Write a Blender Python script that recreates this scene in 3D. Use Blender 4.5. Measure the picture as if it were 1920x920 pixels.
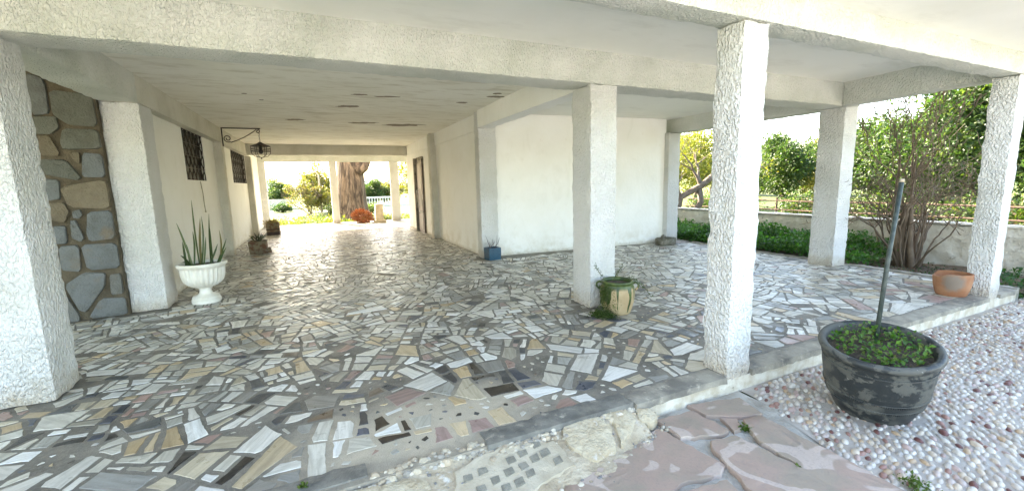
import bpy, bmesh, math, random
import numpy as np
from mathutils import Vector, Matrix, noise

# ------------------------------------------------------------------ clear, camera, world, sun, exposure
for o in list(bpy.data.objects):
    bpy.data.objects.remove(o)
scene = bpy.context.scene
COL = scene.collection

FPX, YAW, PITCH, ROLL = 793.3074, 0.4276, 0.1457, -0.0245
CAM = Vector((-2.5581, -3.6383, 1.3426))
_f = Vector((math.sin(YAW) * math.cos(PITCH), math.cos(YAW) * math.cos(PITCH), -math.sin(PITCH)))
_r0 = Vector((math.cos(YAW), -math.sin(YAW), 0.0))
_u0 = _r0.cross(_f)
CR = _r0 * math.cos(ROLL) + _u0 * math.sin(ROLL)
CU = -_r0 * math.sin(ROLL) + _u0 * math.cos(ROLL)
CF = _f
cam_data = bpy.data.cameras.new('camera')
cam = bpy.data.objects.new('camera', cam_data)
COL.objects.link(cam)
m = Matrix.Identity(4)
for i in range(3):
    m[i][0], m[i][1], m[i][2], m[i][3] = CR[i], CU[i], -CF[i], CAM[i]
cam.matrix_world = m
cam_data.sensor_width = 36
cam_data.lens = FPX / 1920 * 36
cam_data.clip_start = 0.02
cam_data.clip_end = 3000
scene.camera = cam

SUN_EL, SUN_AZ = math.radians(35), math.radians(-20)     # azimuth measured from +Y towards +X
world = bpy.data.worlds.new('World')
scene.world = world
world.use_nodes = True
wn = world.node_tree.nodes
wl = world.node_tree.links
bg = wn.get('Background') or wn.new('ShaderNodeBackground')
sky = wn.new('ShaderNodeTexSky')
sky.sky_type = 'NISHITA'
sky.sun_disc = False
sky.sun_elevation = SUN_EL
sky.sun_rotation = SUN_AZ
sky.air_density = 1.0
sky.dust_density = 2.0
sky.ozone_density = 1.0
wl.new(sky.outputs[0], bg.inputs[0])
bg.inputs[1].default_value = 0.15
sun_data = bpy.data.lights.new('sun', 'SUN')
sun_data.energy = 5.0
sun_data.angle = math.radians(0.53)
sun_data.color = (1.0, 0.94, 0.84)
sun = bpy.data.objects.new('sun', sun_data)
COL.objects.link(sun)
S = Vector((math.sin(SUN_AZ) * math.cos(SUN_EL), math.cos(SUN_AZ) * math.cos(SUN_EL), math.sin(SUN_EL)))
sun.rotation_euler = (-S).to_track_quat('-Z', 'Y').to_euler()
scene.view_settings.view_transform = 'Standard'
scene.view_settings.look = 'None'
scene.view_settings.gamma = 1.0
scene.view_settings.use_curve_mapping = False
scene.view_settings.exposure = 3.2
scene.view_settings.use_white_balance = True
scene.view_settings.white_balance_temperature = 7450
scene.view_settings.white_balance_tint = 10
scene.render.engine = 'CYCLES'
scene.cycles.max_bounces = 12
scene.cycles.diffuse_bounces = 7
scene.cycles.transmission_bounces = 6
scene.cycles.transparent_max_bounces = 8
scene.cycles.use_denoising = True

RND = random.Random(7)

# ------------------------------------------------------------------ helpers
def project(p):
    v = Vector(p) - CAM
    z = v.dot(CF)
    if z < 0.05:
        return None
    return (960 + FPX * v.dot(CR) / z, 460 - FPX * v.dot(CU) / z, z)

def in_frame(p, pad=30):
    q = project(p)
    return q is not None and -pad < q[0] < 1920 + pad and -pad < q[1] < 920 + pad

class MB:
    """collects faces; build() links them as one mesh object"""
    def __init__(self):
        self.v, self.f, self.c, self.uv = [], [], [], []
    def face(self, pts, col=None, uv=None):
        n = len(self.v)
        self.v.extend([tuple(p) for p in pts])
        self.f.append(tuple(range(n, n + len(pts))))
        self.c.append(col)
        self.uv.append(uv)
    def grid(self, rows, col=None, close=False):
        n = len(self.v)
        w = len(rows[0])
        for r in rows:
            self.v.extend([tuple(p) for p in r])
        for i in range(len(rows) - 1):
            for j in range(w if close else w - 1):
                k = (j + 1) % w
                self.f.append((n + i * w + j, n + i * w + k, n + (i + 1) * w + k, n + (i + 1) * w + j))
                self.c.append(col)
                self.uv.append(None)
    def poly(self, idx, col=None):
        self.f.append(tuple(idx)); self.c.append(col); self.uv.append(None)
    def tube(self, pts, rad, n=6, col=None, cap=True):
        pts = [Vector(p) for p in pts]
        rows = []
        prev = None
        for i, p in enumerate(pts):
            t = (pts[min(i + 1, len(pts) - 1)] - pts[max(i - 1, 0)])
            if t.length < 1e-9:
                t = Vector((0, 0, 1))
            t.normalize()
            if prev is None:
                a = t.orthogonal().normalized()
            else:
                a = (prev - t * prev.dot(t))
                a = a.normalized() if a.length > 1e-6 else t.orthogonal().normalized()
            prev = a
            b = t.cross(a)
            r = rad[i] if isinstance(rad, (list, tuple)) else rad
            rows.append([p + (a * math.cos(2 * math.pi * k / n) + b * math.sin(2 * math.pi * k / n)) * r for k in range(n)])
        base = len(self.v)
        self.grid(rows, col, close=True)
        if cap:
            self.poly([base + k for k in reversed(range(n))], col)
            e = base + (len(rows) - 1) * n
            self.poly([e + k for k in range(n)], col)
    def box(self, x0, x1, y0, y1, z0, z1, col=None):
        p = [(x0, y0, z0), (x1, y0, z0), (x1, y1, z0), (x0, y1, z0), (x0, y0, z1), (x1, y0, z1), (x1, y1, z1), (x0, y1, z1)]
        n = len(self.v)
        self.v.extend(p)
        for q in ((0, 3, 2, 1), (4, 5, 6, 7), (0, 1, 5, 4), (1, 2, 6, 5), (2, 3, 7, 6), (3, 0, 4, 7)):
            self.poly([n + k for k in q], col)
    def lathe(self, prof, n=32, c=(0, 0, 0), col=None, rfun=None):
        rows = []
        for r, z in prof:
            row = []
            for k in range(n):
                a = 2 * math.pi * k / n
                rr = r * (rfun(a, z) if rfun else 1)
                row.append((c[0] + rr * math.cos(a), c[1] + rr * math.sin(a), c[2] + z))
            rows.append(row)
        self.grid(rows, col, close=True)
    def mesh(self, name, smooth=False, sharp=None):
        me = bpy.data.meshes.new(name)
        me.from_pydata(self.v, [], self.f)
        if any(c is not None for c in self.c):
            at = me.color_attributes.new('Col', 'FLOAT_COLOR', 'CORNER')
            buf = np.ones(len(me.loops) * 4, dtype=np.float32)
            i = 0
            for f, c in zip(self.f, self.c):
                c = c or (0.5, 0.5, 0.5)
                for _ in f:
                    buf[i:i + 3] = c
                    i += 4
            at.data.foreach_set('color', buf)
        if any(u is not None for u in self.uv):
            ul = me.uv_layers.new(name='UVMap')
            buf = np.zeros(len(me.loops) * 2, dtype=np.float32)
            i = 0
            for f, u in zip(self.f, self.uv):
                for k in range(len(f)):
                    if u is not None:
                        buf[i:i + 2] = u[k]
                    i += 2
            ul.data.foreach_set('uv', buf)
        if smooth:
            me.polygons.foreach_set('use_smooth', [True] * len(me.polygons))
            if sharp is not None:
                me.set_sharp_from_angle(angle=math.radians(sharp))
        me.update()
        return me
    def build(self, name, mat, parent=None, smooth=False, sharp=None):
        me = self.mesh(name, smooth, sharp)
        me.materials.append(mat)
        return link(name, me, parent)

def link(name, me, parent=None):
    o = bpy.data.objects.new(name, me)
    COL.objects.link(o)
    if parent is not None:
        o.parent = parent
    return o

def tag(o, label=None, cat=None, group=None, kind=None):
    if label: o['label'] = label
    if cat: o['category'] = cat
    if group: o['group'] = group
    if kind: o['kind'] = kind
    return o

def thing(name, label, cat, loc=(0, 0, 0), group=None):
    o = bpy.data.objects.new(name, None)
    o.empty_display_size = 0.1
    COL.objects.link(o)
    o.location = loc
    return tag(o, label, cat, group)

def fbm(p, s, seed=0.0):
    return noise.noise((p[0] * s + seed, p[1] * s + seed * 1.7, p[2] * s - seed))

def rough_box(name, mat, parent, x0, x1, y0, y1, z0, z1, step=0.05, amp=0.004, skew=None, edge=0.006, skip=''):
    """subdivided box with an uneven rendered surface; skew(p) may move points"""
    xs = np.linspace(x0, x1, max(2, int((x1 - x0) / step) + 1))
    ys = np.linspace(y0, y1, max(2, int((y1 - y0) / step) + 1))
    zs = np.linspace(z0, z1, max(2, int((z1 - z0) / step) + 1))
    idx, vs, fs = {}, [], []
    nx, ny, nz = len(xs) - 1, len(ys) - 1, len(zs) - 1
    def V(i, j, k):
        key = (i, j, k)
        if key not in idx:
            p = Vector((xs[i], ys[j], zs[k]))
            d = Vector(((i == nx) - (i == 0), (j == ny) - (j == 0), (k == nz) - (k == 0)))
            cnt = abs(d.x) + abs(d.y) + abs(d.z)
            a = amp * (0.8 * fbm(p, 3, 3.1) + 0.5 * fbm(p, 9, 1.3)) + (amp * 0.8 * fbm(p, 23, 5.3) if cnt >= 2 or amp > 0.009 else 0.0)
            q = p + d * a
            if cnt >= 2:
                q -= d * (edge * (0.7 + 0.9 * fbm(p, 12, 8.8)))
            if skew:
                q = skew(q)
            idx[key] = len(vs)
            vs.append(tuple(q))
        return idx[key]
    for i in range(nx):
        for j in range(ny):
            fs.append((V(i, j, 0), V(i, j + 1, 0), V(i + 1, j + 1, 0), V(i + 1, j, 0)))
            fs.append((V(i, j, nz), V(i + 1, j, nz), V(i + 1, j + 1, nz), V(i, j + 1, nz)))
    for i in range(nx):
        for k in range(nz):
            fs.append((V(i, 0, k), V(i + 1, 0, k), V(i + 1, 0, k + 1), V(i, 0, k + 1)))
            fs.append((V(i, ny, k), V(i, ny, k + 1), V(i + 1, ny, k + 1), V(i + 1, ny, k)))
    for j in range(ny):
        for k in range(nz):
            fs.append((V(0, j, k), V(0, j, k + 1), V(0, j + 1, k + 1), V(0, j + 1, k)))
            fs.append((V(nx, j, k), V(nx, j + 1, k), V(nx, j + 1, k + 1), V(nx, j, k + 1)))
    me = bpy.data.meshes.new(name)
    me.from_pydata(vs, [], fs)
    me.polygons.foreach_set('use_smooth', [True] * len(fs))
    me.set_sharp_from_angle(angle=math.radians(48))
    me.materials.append(mat)
    return link(name, me, parent)

# ------------------------------------------------------------------ materials
class NT:
    def __init__(self, name):
        self.m = bpy.data.materials.new(name)
        self.m.use_nodes = True
        self.t = self.m.node_tree
        self.n = self.t.nodes
        self.b = self.n.get('Principled BSDF')
        self.out = self.n.get('Material Output')
        self.co = None
    def new(self, k): return self.n.new(k)
    def l(self, a, b): self.t.links.new(a, b)
    def coord(self, kind='pos', scale=None, loc=None):
        if kind == 'pos':
            o = self.new('ShaderNodeNewGeometry').outputs['Position']
        elif kind == 'uv':
            o = self.new('ShaderNodeTexCoord').outputs['UV']
        else:
            o = self.new('ShaderNodeTexCoord').outputs['Object']
        if scale:
            mp = self.new('ShaderNodeMapping')
            mp.inputs['Scale'].default_value = scale
            if loc: mp.inputs['Location'].default_value = loc
            self.l(o, mp.inputs['Vector'])
            o = mp.outputs[0]
        return o
    def noise(self, scale, detail=4, rough=0.55, co=None, dist=0.0):
        t = self.new('ShaderNodeTexNoise')
        t.inputs['Scale'].default_value = scale
        t.inputs['Detail'].default_value = detail
        t.inputs['Roughness'].default_value = rough
        t.inputs['Distortion'].default_value = dist
        self.l(co or self.coord(), t.inputs['Vector'])
        return t.outputs['Fac']
    def vor(self, scale, feature='F1', co=None):
        t = self.new('ShaderNodeTexVoronoi')
        t.feature = feature
        t.inputs['Scale'].default_value = scale
        self.l(co or self.coord(), t.inputs['Vector'])
        return t.outputs['Distance']
    def ramp(self, fac, lo, hi, a=0.0, b=1.0):
        r = self.new('ShaderNodeMapRange')
        r.inputs['From Min'].default_value = lo
        r.inputs['From Max'].default_value = hi
        r.inputs['To Min'].default_value = a
        r.inputs['To Max'].default_value = b
        self.l(fac, r.inputs['Value'])
        return r.outputs[0]
    def mix(self, fac, a, b, mode='MIX'):
        x = self.new('ShaderNodeMix')
        x.data_type = 'RGBA'
        x.blend_type = mode
        for sock, val in ((x.inputs[0], fac), (x.inputs[6], a), (x.inputs[7], b)):
            if hasattr(val, 'is_linked'):
                self.l(val, sock)
            elif isinstance(val, (int, float)):
                sock.default_value = val
            else:
                sock.default_value = (*val, 1.0)
        return x.outputs[2]
    def math(self, op, a, b=0.0):
        x = self.new('ShaderNodeMath')
        x.operation = op
        for sock, val in ((x.inputs[0], a), (x.inputs[1], b)):
            if hasattr(val, 'is_linked'):
                self.l(val, sock)
            else:
                sock.default_value = val
        return x.outputs[0]
    def attr(self, name='Col'):
        a = self.new('ShaderNodeAttribute')
        a.attribute_name = name
        return a.outputs['Color']
    def color(self, c):
        if hasattr(c, 'is_linked'): self.l(c, self.b.inputs['Base Color'])
        else: self.b.inputs['Base Color'].default_value = (*c, 1)
        return self
    def rough(self, r):
        if hasattr(r, 'is_linked'): self.l(r, self.b.inputs['Roughness'])
        else: self.b.inputs['Roughness'].default_value = r
        return self
    def bump(self, h, strength=0.5, dist=0.01):
        x = self.new('ShaderNodeBump')
        x.inputs['Strength'].default_value = strength
        x.inputs['Distance'].default_value = dist
        self.l(h, x.inputs['Height'])
        self.l(x.outputs[0], self.b.inputs['Normal'])
        return self

def mottled(name, base, other, scale=6, lo=0.42, hi=0.62, rough=0.8, bump=None, third=None):
    t = NT(name)
    c = t.mix(t.ramp(t.noise(scale, 5), lo, hi), base, other)
    if third:
        c = t.mix(t.ramp(t.noise(third[1], 6, 0.65), third[2], third[3]), c, third[0])
    t.color(c).rough(rough)
    if bump:
        t.bump(t.noise(bump[0], 4, 0.6), bump[1], bump[2])
    return t.m

def stucco(name, base, stain, stain_lo, stain_hi, worm=1.0, foot=True):
    """coarse sprayed render: elongated blobs, with stains of their own and wear at the foot"""
    t = NT(name)
    co = t.coord('pos', (1, 1, 0.62))
    n1 = t.noise(58, 1.5, 0.5, co, 0.5)
    n2 = t.noise(160, 2, 0.5)
    h = t.math('ADD', t.ramp(n1, 0.36, 0.66), t.math('MULTIPLY', n2, 0.25))
    h = t.math('MULTIPLY', h, t.ramp(t.noise(2.3, 4, 0.6), 0.30, 0.60, 0.5, 1.0))
    big = t.noise(1.7, 6, 0.62)
    c = t.mix(t.ramp(big, stain_lo, stain_hi), base, stain)
    c = t.mix(t.ramp(t.noise(30, 3, 0.6), 0.60, 0.80, 0, 0.32), c, (0.38, 0.35, 0.28))
    if foot:
        sep = t.new('ShaderNodeSeparateXYZ'); t.l(t.coord(), sep.inputs[0])
        zz = t.math('ADD', sep.outputs[2], t.math('MULTIPLY', t.noise(9, 5, 0.65), 0.30))
        c = t.mix(t.ramp(zz, 0.15, 0.34, 0.8, 0.0), c, (0.50, 0.425, 0.32))
        c = t.mix(t.math('MULTIPLY', t.ramp(zz, 0.14, 0.30, 1.0, 0.0), t.ramp(t.noise(26, 4), 0.60, 0.68)), c, (0.27, 0.25, 0.22))
    t.color(c).rough(0.85)
    t.bump(h, 0.9 * worm, 0.021)
    return t.m

M = {}
M['stucco'] = stucco('stucco_white', (0.72, 0.72, 0.705), (0.64, 0.64, 0.595), 0.42, 0.68)
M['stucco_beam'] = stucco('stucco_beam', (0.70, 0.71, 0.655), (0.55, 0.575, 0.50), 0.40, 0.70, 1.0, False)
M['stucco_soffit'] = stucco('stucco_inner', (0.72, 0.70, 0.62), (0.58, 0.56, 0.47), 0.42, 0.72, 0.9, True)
t = NT('plaster_smooth')
c = t.mix(t.ramp(t.noise(1.1, 6, 0.6), 0.42, 0.72), (0.86, 0.855, 0.82), (0.80, 0.79, 0.735))
c = t.mix(t.ramp(t.noise(5.5, 7, 0.7), 0.62, 0.72, 0, 0.35), c, (0.66, 0.63, 0.55))
sep = t.new('ShaderNodeSeparateXYZ'); t.l(t.coord(), sep.inputs[0])
zz = t.math('ADD', sep.outputs[2], t.math('MULTIPLY', t.noise(14, 5, 0.7), 0.16))
c = t.mix(t.ramp(zz, 0.07, 0.16, 0.85, 0.0), c, (0.42, 0.38, 0.28))
c = t.mix(t.math('MULTIPLY', t.ramp(zz, 0.2, 0.55, 0.5, 0.0), t.ramp(t.noise(4, 5, 0.65), 0.45, 0.62)), c, (0.62, 0.57, 0.46))
tro = t.noise(3.5, 5, 0.6, t.coord('pos', (1, 1, 0.5)), 1.2)
c = t.mix(t.ramp(tro, 0.55, 0.75, 0, 0.22), c, (0.60, 0.58, 0.50))
t.color(c).rough(0.75); t.bump(t.math('ADD', t.noise(22, 5, 0.6), t.math('MULTIPLY', tro, 1.2)), 0.4, 0.010)
M['plaster'] = t.m
t = NT('ceiling_plaster')
c = t.mix(t.ramp(t.noise(0.8, 5, 0.6), 0.4, 0.7), (0.86, 0.845, 0.77), (0.80, 0.78, 0.69))
c = t.mix(t.ramp(t.noise(2.2, 6, 0.65, t.coord('pos', (1.0, 3.2, 1.0))), 0.50, 0.68, 0, 0.7), c, (0.56, 0.52, 0.41))
t.color(c).rough(0.8); t.bump(t.noise(9, 5, 0.6), 0.3, 0.008)
M['ceiling'] = t.m
t = NT('ceiling_front')
c = t.mix(t.ramp(t.noise(0.9, 5, 0.6), 0.4, 0.7), (0.87, 0.86, 0.80), (0.81, 0.80, 0.73))
c = t.mix(t.ramp(t.noise(1.6, 6, 0.66, t.coord('pos', (0.6, 1.6, 1.0))), 0.54, 0.72, 0, 0.5), c, (0.62, 0.60, 0.53))
t.color(c).rough(0.8); t.bump(t.noise(9, 5, 0.6), 0.35, 0.010)
M['ceiling_front'] = t.m
M['peeled'] = mottled('peeled_plaster', (0.30, 0.26, 0.20), (0.20, 0.17, 0.13), 30, rough=0.95, bump=(60, 0.5, 0.004))

def tile_mat(name):
    t = NT(name)
    base = t.attr()
    uv = t.coord('uv', (2.2, 22.0, 1.0))
    streak = t.noise(1.6, 6, 0.62, uv, 0.5)
    c = t.mix(t.ramp(streak, 0.40, 0.62, 0, 0.6), base, t.mix(1.0, base, (0.55, 0.53, 0.49), 'MULTIPLY'))
    fine = t.noise(95, 4, 0.65)
    c = t.mix(t.ramp(fine, 0.50, 0.72, 0, 0.35), c, t.mix(1.0, c, (0.70, 0.66, 0.60), 'MULTIPLY'))
    # grey cement film and dust left on the stones, in drifts
    film = t.noise(2.6, 7, 0.68)
    c = t.mix(t.ramp(film, 0.52, 0.74, 0, 0.5), c, (0.28, 0.26, 0.22))
    t.color(c)
    t.rough(t.ramp(t.noise(7, 5, 0.6), 0.35, 0.7, 0.25, 0.56))
    t.bump(t.math('ADD', t.noise(60, 5, 0.65), t.math('MULTIPLY', streak, 0.5)), 0.35, 0.003)
    return t.m
M['tile'] = tile_mat('marble_offcut')
t = NT('floor_mortar')
c = t.mix(t.ramp(t.noise(3.2, 7, 0.65), 0.40, 0.66), (0.135, 0.122, 0.100), (0.235, 0.213, 0.176))
c = t.mix(t.ramp(t.noise(45, 4, 0.6), 0.48, 0.75, 0, 0.5), c, (0.30, 0.275, 0.235))
# sandy, worn-out patch by the broken step
dv = t.new('ShaderNodeVectorMath'); dv.operation = 'DISTANCE'
mp = t.coord('pos', (0.62, 1.25, 0.0)); t.l(mp, dv.inputs[0]); dv.inputs[1].default_value = (-2.05 * 0.62, -1.40 * 1.25, 0)
dd = t.math('ADD', dv.outputs['Value'], t.math('MULTIPLY', t.noise(4.5, 6, 0.65), 0.75))
c = t.mix(t.ramp(dd, 0.60, 1.0, 0.9, 0.0), c, (0.52, 0.45, 0.345))
t.color(c).rough(t.ramp(t.noise(5, 4), 0.35, 0.7, 0.45, 0.85))
t.bump(t.math('ADD', t.noise(38, 6, 0.7), t.noise(160, 3, 0.6)), 0.6, 0.006)
M['mortar'] = t.m
M['edging'] = mottled('edging_concrete', (0.17, 0.155, 0.13), (0.35, 0.315, 0.25), 5, 0.38, 0.62, 0.8, (45, 0.9, 0.010), ((0.46, 0.415, 0.33), 14, 0.56, 0.70))
M['slate_edging'] = mottled('slate_edging', (0.115, 0.112, 0.102), (0.23, 0.22, 0.19), 9, 0.4, 0.65, 0.5, (35, 0.9, 0.010), ((0.40, 0.365, 0.30), 12, 0.58, 0.70))
M['riser'] = mottled('whitewashed_riser', (0.66, 0.62, 0.53), (0.50, 0.43, 0.32), 8, 0.40, 0.60, 0.9, (40, 0.8, 0.012), ((0.30, 0.26, 0.20), 13, 0.64, 0.72))
M['stone'] = None
def slate_mat():
    t = NT('slate_stone')
    base = t.attr()
    c = t.mix(t.ramp(t.noise(7, 6, 0.65), 0.42, 0.68, 0, 0.7), base, t.mix(1.0, base, (0.62, 0.60, 0.52), 'MULTIPLY'))
    c = t.mix(t.ramp(t.noise(3.3, 5, 0.6), 0.58, 0.70, 0, 0.6), c, (0.17, 0.12, 0.065))
    t.color(c).rough(0.6)
    t.bump(t.math('ADD', t.noise(16, 6, 0.7), t.math('MULTIPLY', t.noise(60, 4), 0.5)), 1.0, 0.022)
    return t.m
M['stone'] = slate_mat()
M['stone_mortar'] = mottled('stone_mortar', (0.075, 0.060, 0.038), (0.12, 0.098, 0.065), 8, 0.4, 0.65, 0.95, (50, 0.8, 0.012))
def attr_mat(name, rough=0.5, bump=(40, 0.4, 0.004), var=0.35, scale=25):
    t = NT(name)
    base = t.attr()
    c = t.mix(t.ramp(t.noise(scale, 5, 0.6), 0.42, 0.7, 0, var * 2), base, t.mix(1.0, base, (0.6, 0.57, 0.53), 'MULTIPLY'))
    t.color(c).rough(rough)
    if bump: t.bump(t.noise(bump[0], 4, 0.6), bump[1], bump[2])
    return t.m
M['pebble'] = attr_mat('river_pebble', 0.45, (60, 0.2, 0.002), 0.25, 40)
M['pebble_mortar'] = mottled('pebble_mortar', (0.47, 0.425, 0.37), (0.36, 0.305, 0.25), 5, 0.4, 0.65, 0.9, (60, 0.7, 0.008), ((0.30, 0.25, 0.18), 2.2, 0.58, 0.72))
t = NT('pink_flagstone')
c = t.mix(t.ramp(t.noise(3.6, 5, 0.55), 0.44, 0.60), (0.375, 0.268, 0.210), (0.325, 0.260, 0.198))
c = t.mix(t.ramp(t.noise(4.6, 2, 0.4, t.coord('pos', (1, 1, 1), (5, 2, 0)), 0.8), 0.575, 0.60, 0, 0.8), c, (0.52, 0.42, 0.355))
c = t.mix(t.ramp(t.noise(9, 5, 0.6), 0.60, 0.72, 0, 0.5), c, (0.25, 0.225, 0.165))
c = t.mix(t.ramp(t.noise(70, 4, 0.6), 0.5, 0.75, 0, 0.4), c, (0.22, 0.185, 0.17))
t.color(c).rough(0.85); t.bump(t.math('ADD', t.noise(4.6, 2, 0.4, t.coord('pos', (1, 1, 1), (5, 2, 0)), 0.8), t.math('MULTIPLY', t.noise(35, 6, 0.7), 0.5)), 0.55, 0.010)
M['flag'] = t.m
M['flag_mortar'] = mottled('flag_mortar', (0.47, 0.445, 0.395), (0.31, 0.275, 0.225), 7, 0.4, 0.65, 0.9, (50, 0.9, 0.012))
M['rubble_bed'] = mottled('rubble_bed', (0.52, 0.44, 0.325), (0.37, 0.295, 0.20), 5, 0.4, 0.62, 0.95, (28, 1.0, 0.018), ((0.60, 0.58, 0.53), 11, 0.58, 0.70))
M['boulder'] = mottled('beige_boulder', (0.53, 0.455, 0.33), (0.41, 0.325, 0.21), 9, 0.4, 0.64, 0.9, (22, 1.0, 0.03), ((0.66, 0.63, 0.57), 9, 0.58, 0.68))
M['stamped'] = mottled('stamped_tile', (0.50, 0.435, 0.33), (0.40, 0.335, 0.24), 9, 0.4, 0.64, 0.95, (90, 0.8, 0.006))
M['stamp_dark'] = mottled('stamped_recess', (0.27, 0.25, 0.20), (0.18, 0.165, 0.13), 20, 0.4, 0.64, 0.95, (120, 1.0, 0.006))
M['bounce_gravel'] = mottled('bounce_gravel', (0.60, 0.575, 0.53), (0.50, 0.47, 0.42), 6, 0.4, 0.65, 0.95, (40, 0.8, 0.02))  # kept pale so the unseen front ground bounces more light
M['chip'] = attr_mat('stone_chip', 0.85, (40, 0.6, 0.006), 0.3, 20)
M['gravel_earth'] = mottled('dry_earth', (0.16, 0.115, 0.075), (0.10, 0.075, 0.05), 4, 0.4, 0.65, 0.95, (30, 0.9, 0.02))
t = NT('grass_ground')
c = t.mix(t.ramp(t.noise(0.25, 5, 0.6), 0.40, 0.62), (0.062, 0.095, 0.016), (0.095, 0.115, 0.03))
c = t.mix(t.ramp(t.noise(6, 6, 0.7), 0.42, 0.70), c, (0.055, 0.085, 0.015))
t.color(c).rough(0.95); t.bump(t.noise(14, 6, 0.7), 0.9, 0.04)
M['grass'] = t.m
M['iron'] = mottled('wrought_iron', (0.018, 0.014, 0.012), (0.05, 0.028, 0.018), 30, 0.45, 0.65, 0.55)
M['dark_glass'] = mottled('dark_glass', (0.008, 0.008, 0.008), (0.014, 0.012, 0.011), 4, rough=0.55)
M['wood_dark'] = mottled('dark_wood', (0.022, 0.009, 0.007), (0.045, 0.016, 0.010), 12, rough=0.5)
M['white_metal'] = mottled('white_metal', (0.75, 0.74, 0.70), (0.62, 0.60, 0.54), 8, rough=0.4)
M['kerb'] = mottled('kerb_concrete', (0.34, 0.32, 0.28), (0.20, 0.19, 0.14), 8, 0.4, 0.65, 0.9, (50, 0.6, 0.008))
t = NT('whitewashed_rubble')
c = t.mix(t.ramp(t.noise(2.0, 7, 0.68), 0.42, 0.66), (0.66, 0.62, 0.53), (0.47, 0.42, 0.33))
c = t.mix(t.ramp(t.noise(9, 6, 0.7), 0.58, 0.70), c, (0.27, 0.24, 0.19))
t.color(c).rough(0.95); t.bump(t.math('ADD', t.vor(7.5), t.noise(18, 6, 0.7)), 1.0, 0.03)
M['garden_wall'] = t.m
def leaf_mat(name, trans=0.45):
    t = NT(name)
    c = t.attr()
    t.color(c).rough(0.45)
    tr = t.new('ShaderNodeBsdfTranslucent')
    hs = t.new('ShaderNodeHueSaturation'); hs.inputs['Value'].default_value = 1.3; hs.inputs['Saturation'].default_value = 1.1; hs.inputs['Hue'].default_value = 0.495
    t.l(c, hs.inputs['Color']); t.l(hs.outputs[0], tr.inputs['Color'])
    mx = t.new('ShaderNodeMixShader'); mx.inputs[0].default_value = trans
    t.l(t.b.outputs[0], mx.inputs[1]); t.l(tr.outputs[0], mx.inputs[2]); t.l(mx.outputs[0], t.out.inputs[0])
    return t.m
M['leaf'] = leaf_mat('foliage')
M['blade'] = leaf_mat('succulent_blade', 0.15)
M['bark'] = mottled('bark', (0.115, 0.085, 0.062), (0.19, 0.15, 0.115), 12, 0.4, 0.65, 0.9, (30, 1.0, 0.02))
M['twig'] = mottled('twig_bark', (0.10, 0.070, 0.046), (0.165, 0.12, 0.08), 8, 0.4, 0.65, 0.85)
t = NT('furrowed_bark')
co = t.coord('pos', (1, 1, 0.16))
f1 = t.noise(9, 6, 0.65, co, 0.8)
c = t.mix(t.ramp(f1, 0.40, 0.62), (0.045, 0.030, 0.020), (0.20, 0.14, 0.095))
t.color(c).rough(0.95); t.bump(f1, 1.0, 0.12)
M['trunk'] = t.m
M['soil'] = mottled('potting_soil', (0.055, 0.04, 0.028), (0.10, 0.075, 0.05), 30, rough=0.95, bump=(60, 1.0, 0.02))
M['urn'] = mottled('white_cast_stone', (0.78, 0.76, 0.69), (0.68, 0.65, 0.55), 9, 0.45, 0.7, 0.6, (60, 0.3, 0.003), ((0.40, 0.36, 0.28), 20, 0.66, 0.74))
t = NT('black_weathered_pot')
mask = t.math('MULTIPLY', t.ramp(t.noise(9.5, 7, 0.66, t.coord('pos', (1, 1, 1.5)), 0.3), 0.475, 0.505), t.ramp(t.noise(2.6, 3), 0.36, 0.46))
c = t.mix(mask, (0.022, 0.026, 0.026), (0.088, 0.088, 0.076))
c = t.mix(t.ramp(t.noise(38, 4, 0.6), 0.68, 0.74), c, (0.30, 0.29, 0.26))
t.color(c).rough(t.math('ADD', t.math('MULTIPLY', mask, 0.3), 0.42)); t.bump(t.math('ADD', t.math('MULTIPLY', mask, 0.5), t.noise(50, 4)), 0.35, 0.005)
M['black_pot'] = t.m
t = NT('glazed_jar')
sep = t.new('ShaderNodeSeparateXYZ'); t.l(t.coord('obj'), sep.inputs[0])
drip = t.noise(13, 2, 0.4, t.coord('obj', (1, 1, 0.04)))
edge = t.math('ADD', sep.outputs[2], t.math('MULTIPLY', t.ramp(drip, 0.50, 0.62), 0.34))
ms = t.ramp(edge, 0.255, 0.285)
clay = t.mix(t.ramp(t.noise(8, 5), 0.42, 0.65), (0.40, 0.285, 0.15), (0.46, 0.35, 0.20))
clay = t.mix(t.ramp(t.noise(11, 5, 0.6), 0.58, 0.66, 0, 0.7), clay, (0.16, 0.16, 0.05))
gl = t.mix(t.ramp(t.noise(16, 4), 0.42, 0.66), (0.030, 0.055, 0.012), (0.085, 0.12, 0.025))
t.color(t.mix(ms, clay, gl)); t.rough(t.ramp(ms, 0, 1, 0.75, 0.4)); t.bump(t.noise(30, 4), 0.2, 0.004)
M['jar'] = t.m
t = NT('terracotta')
c = t.mix(t.ramp(t.noise(6, 5), 0.42, 0.62), (0.30, 0.125, 0.058), (0.38, 0.19, 0.10))
dv = t.new('ShaderNodeVectorMath'); dv.operation = 'DISTANCE'; t.l(t.coord('obj'), dv.inputs[0]); dv.inputs[1].default_value = (-0.14, -0.06, 0.16)
c = t.mix(t.ramp(t.math('ADD', dv.outputs['Value'], t.math('MULTIPLY', t.noise(16, 5), 0.10)), 0.11, 0.17, 0.8, 0.0), c, (0.21, 0.19, 0.155))
t.color(c).rough(0.85); t.bump(t.noise(45, 4), 0.4, 0.004)
M['terracotta'] = t.m
M['blue_pot'] = mottled('blue_ceramic', (0.018, 0.075, 0.125), (0.012, 0.05, 0.09), 8, 0.4, 0.65, 0.3, None, ((0.35, 0.36, 0.35), 14, 0.66, 0.72))
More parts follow.
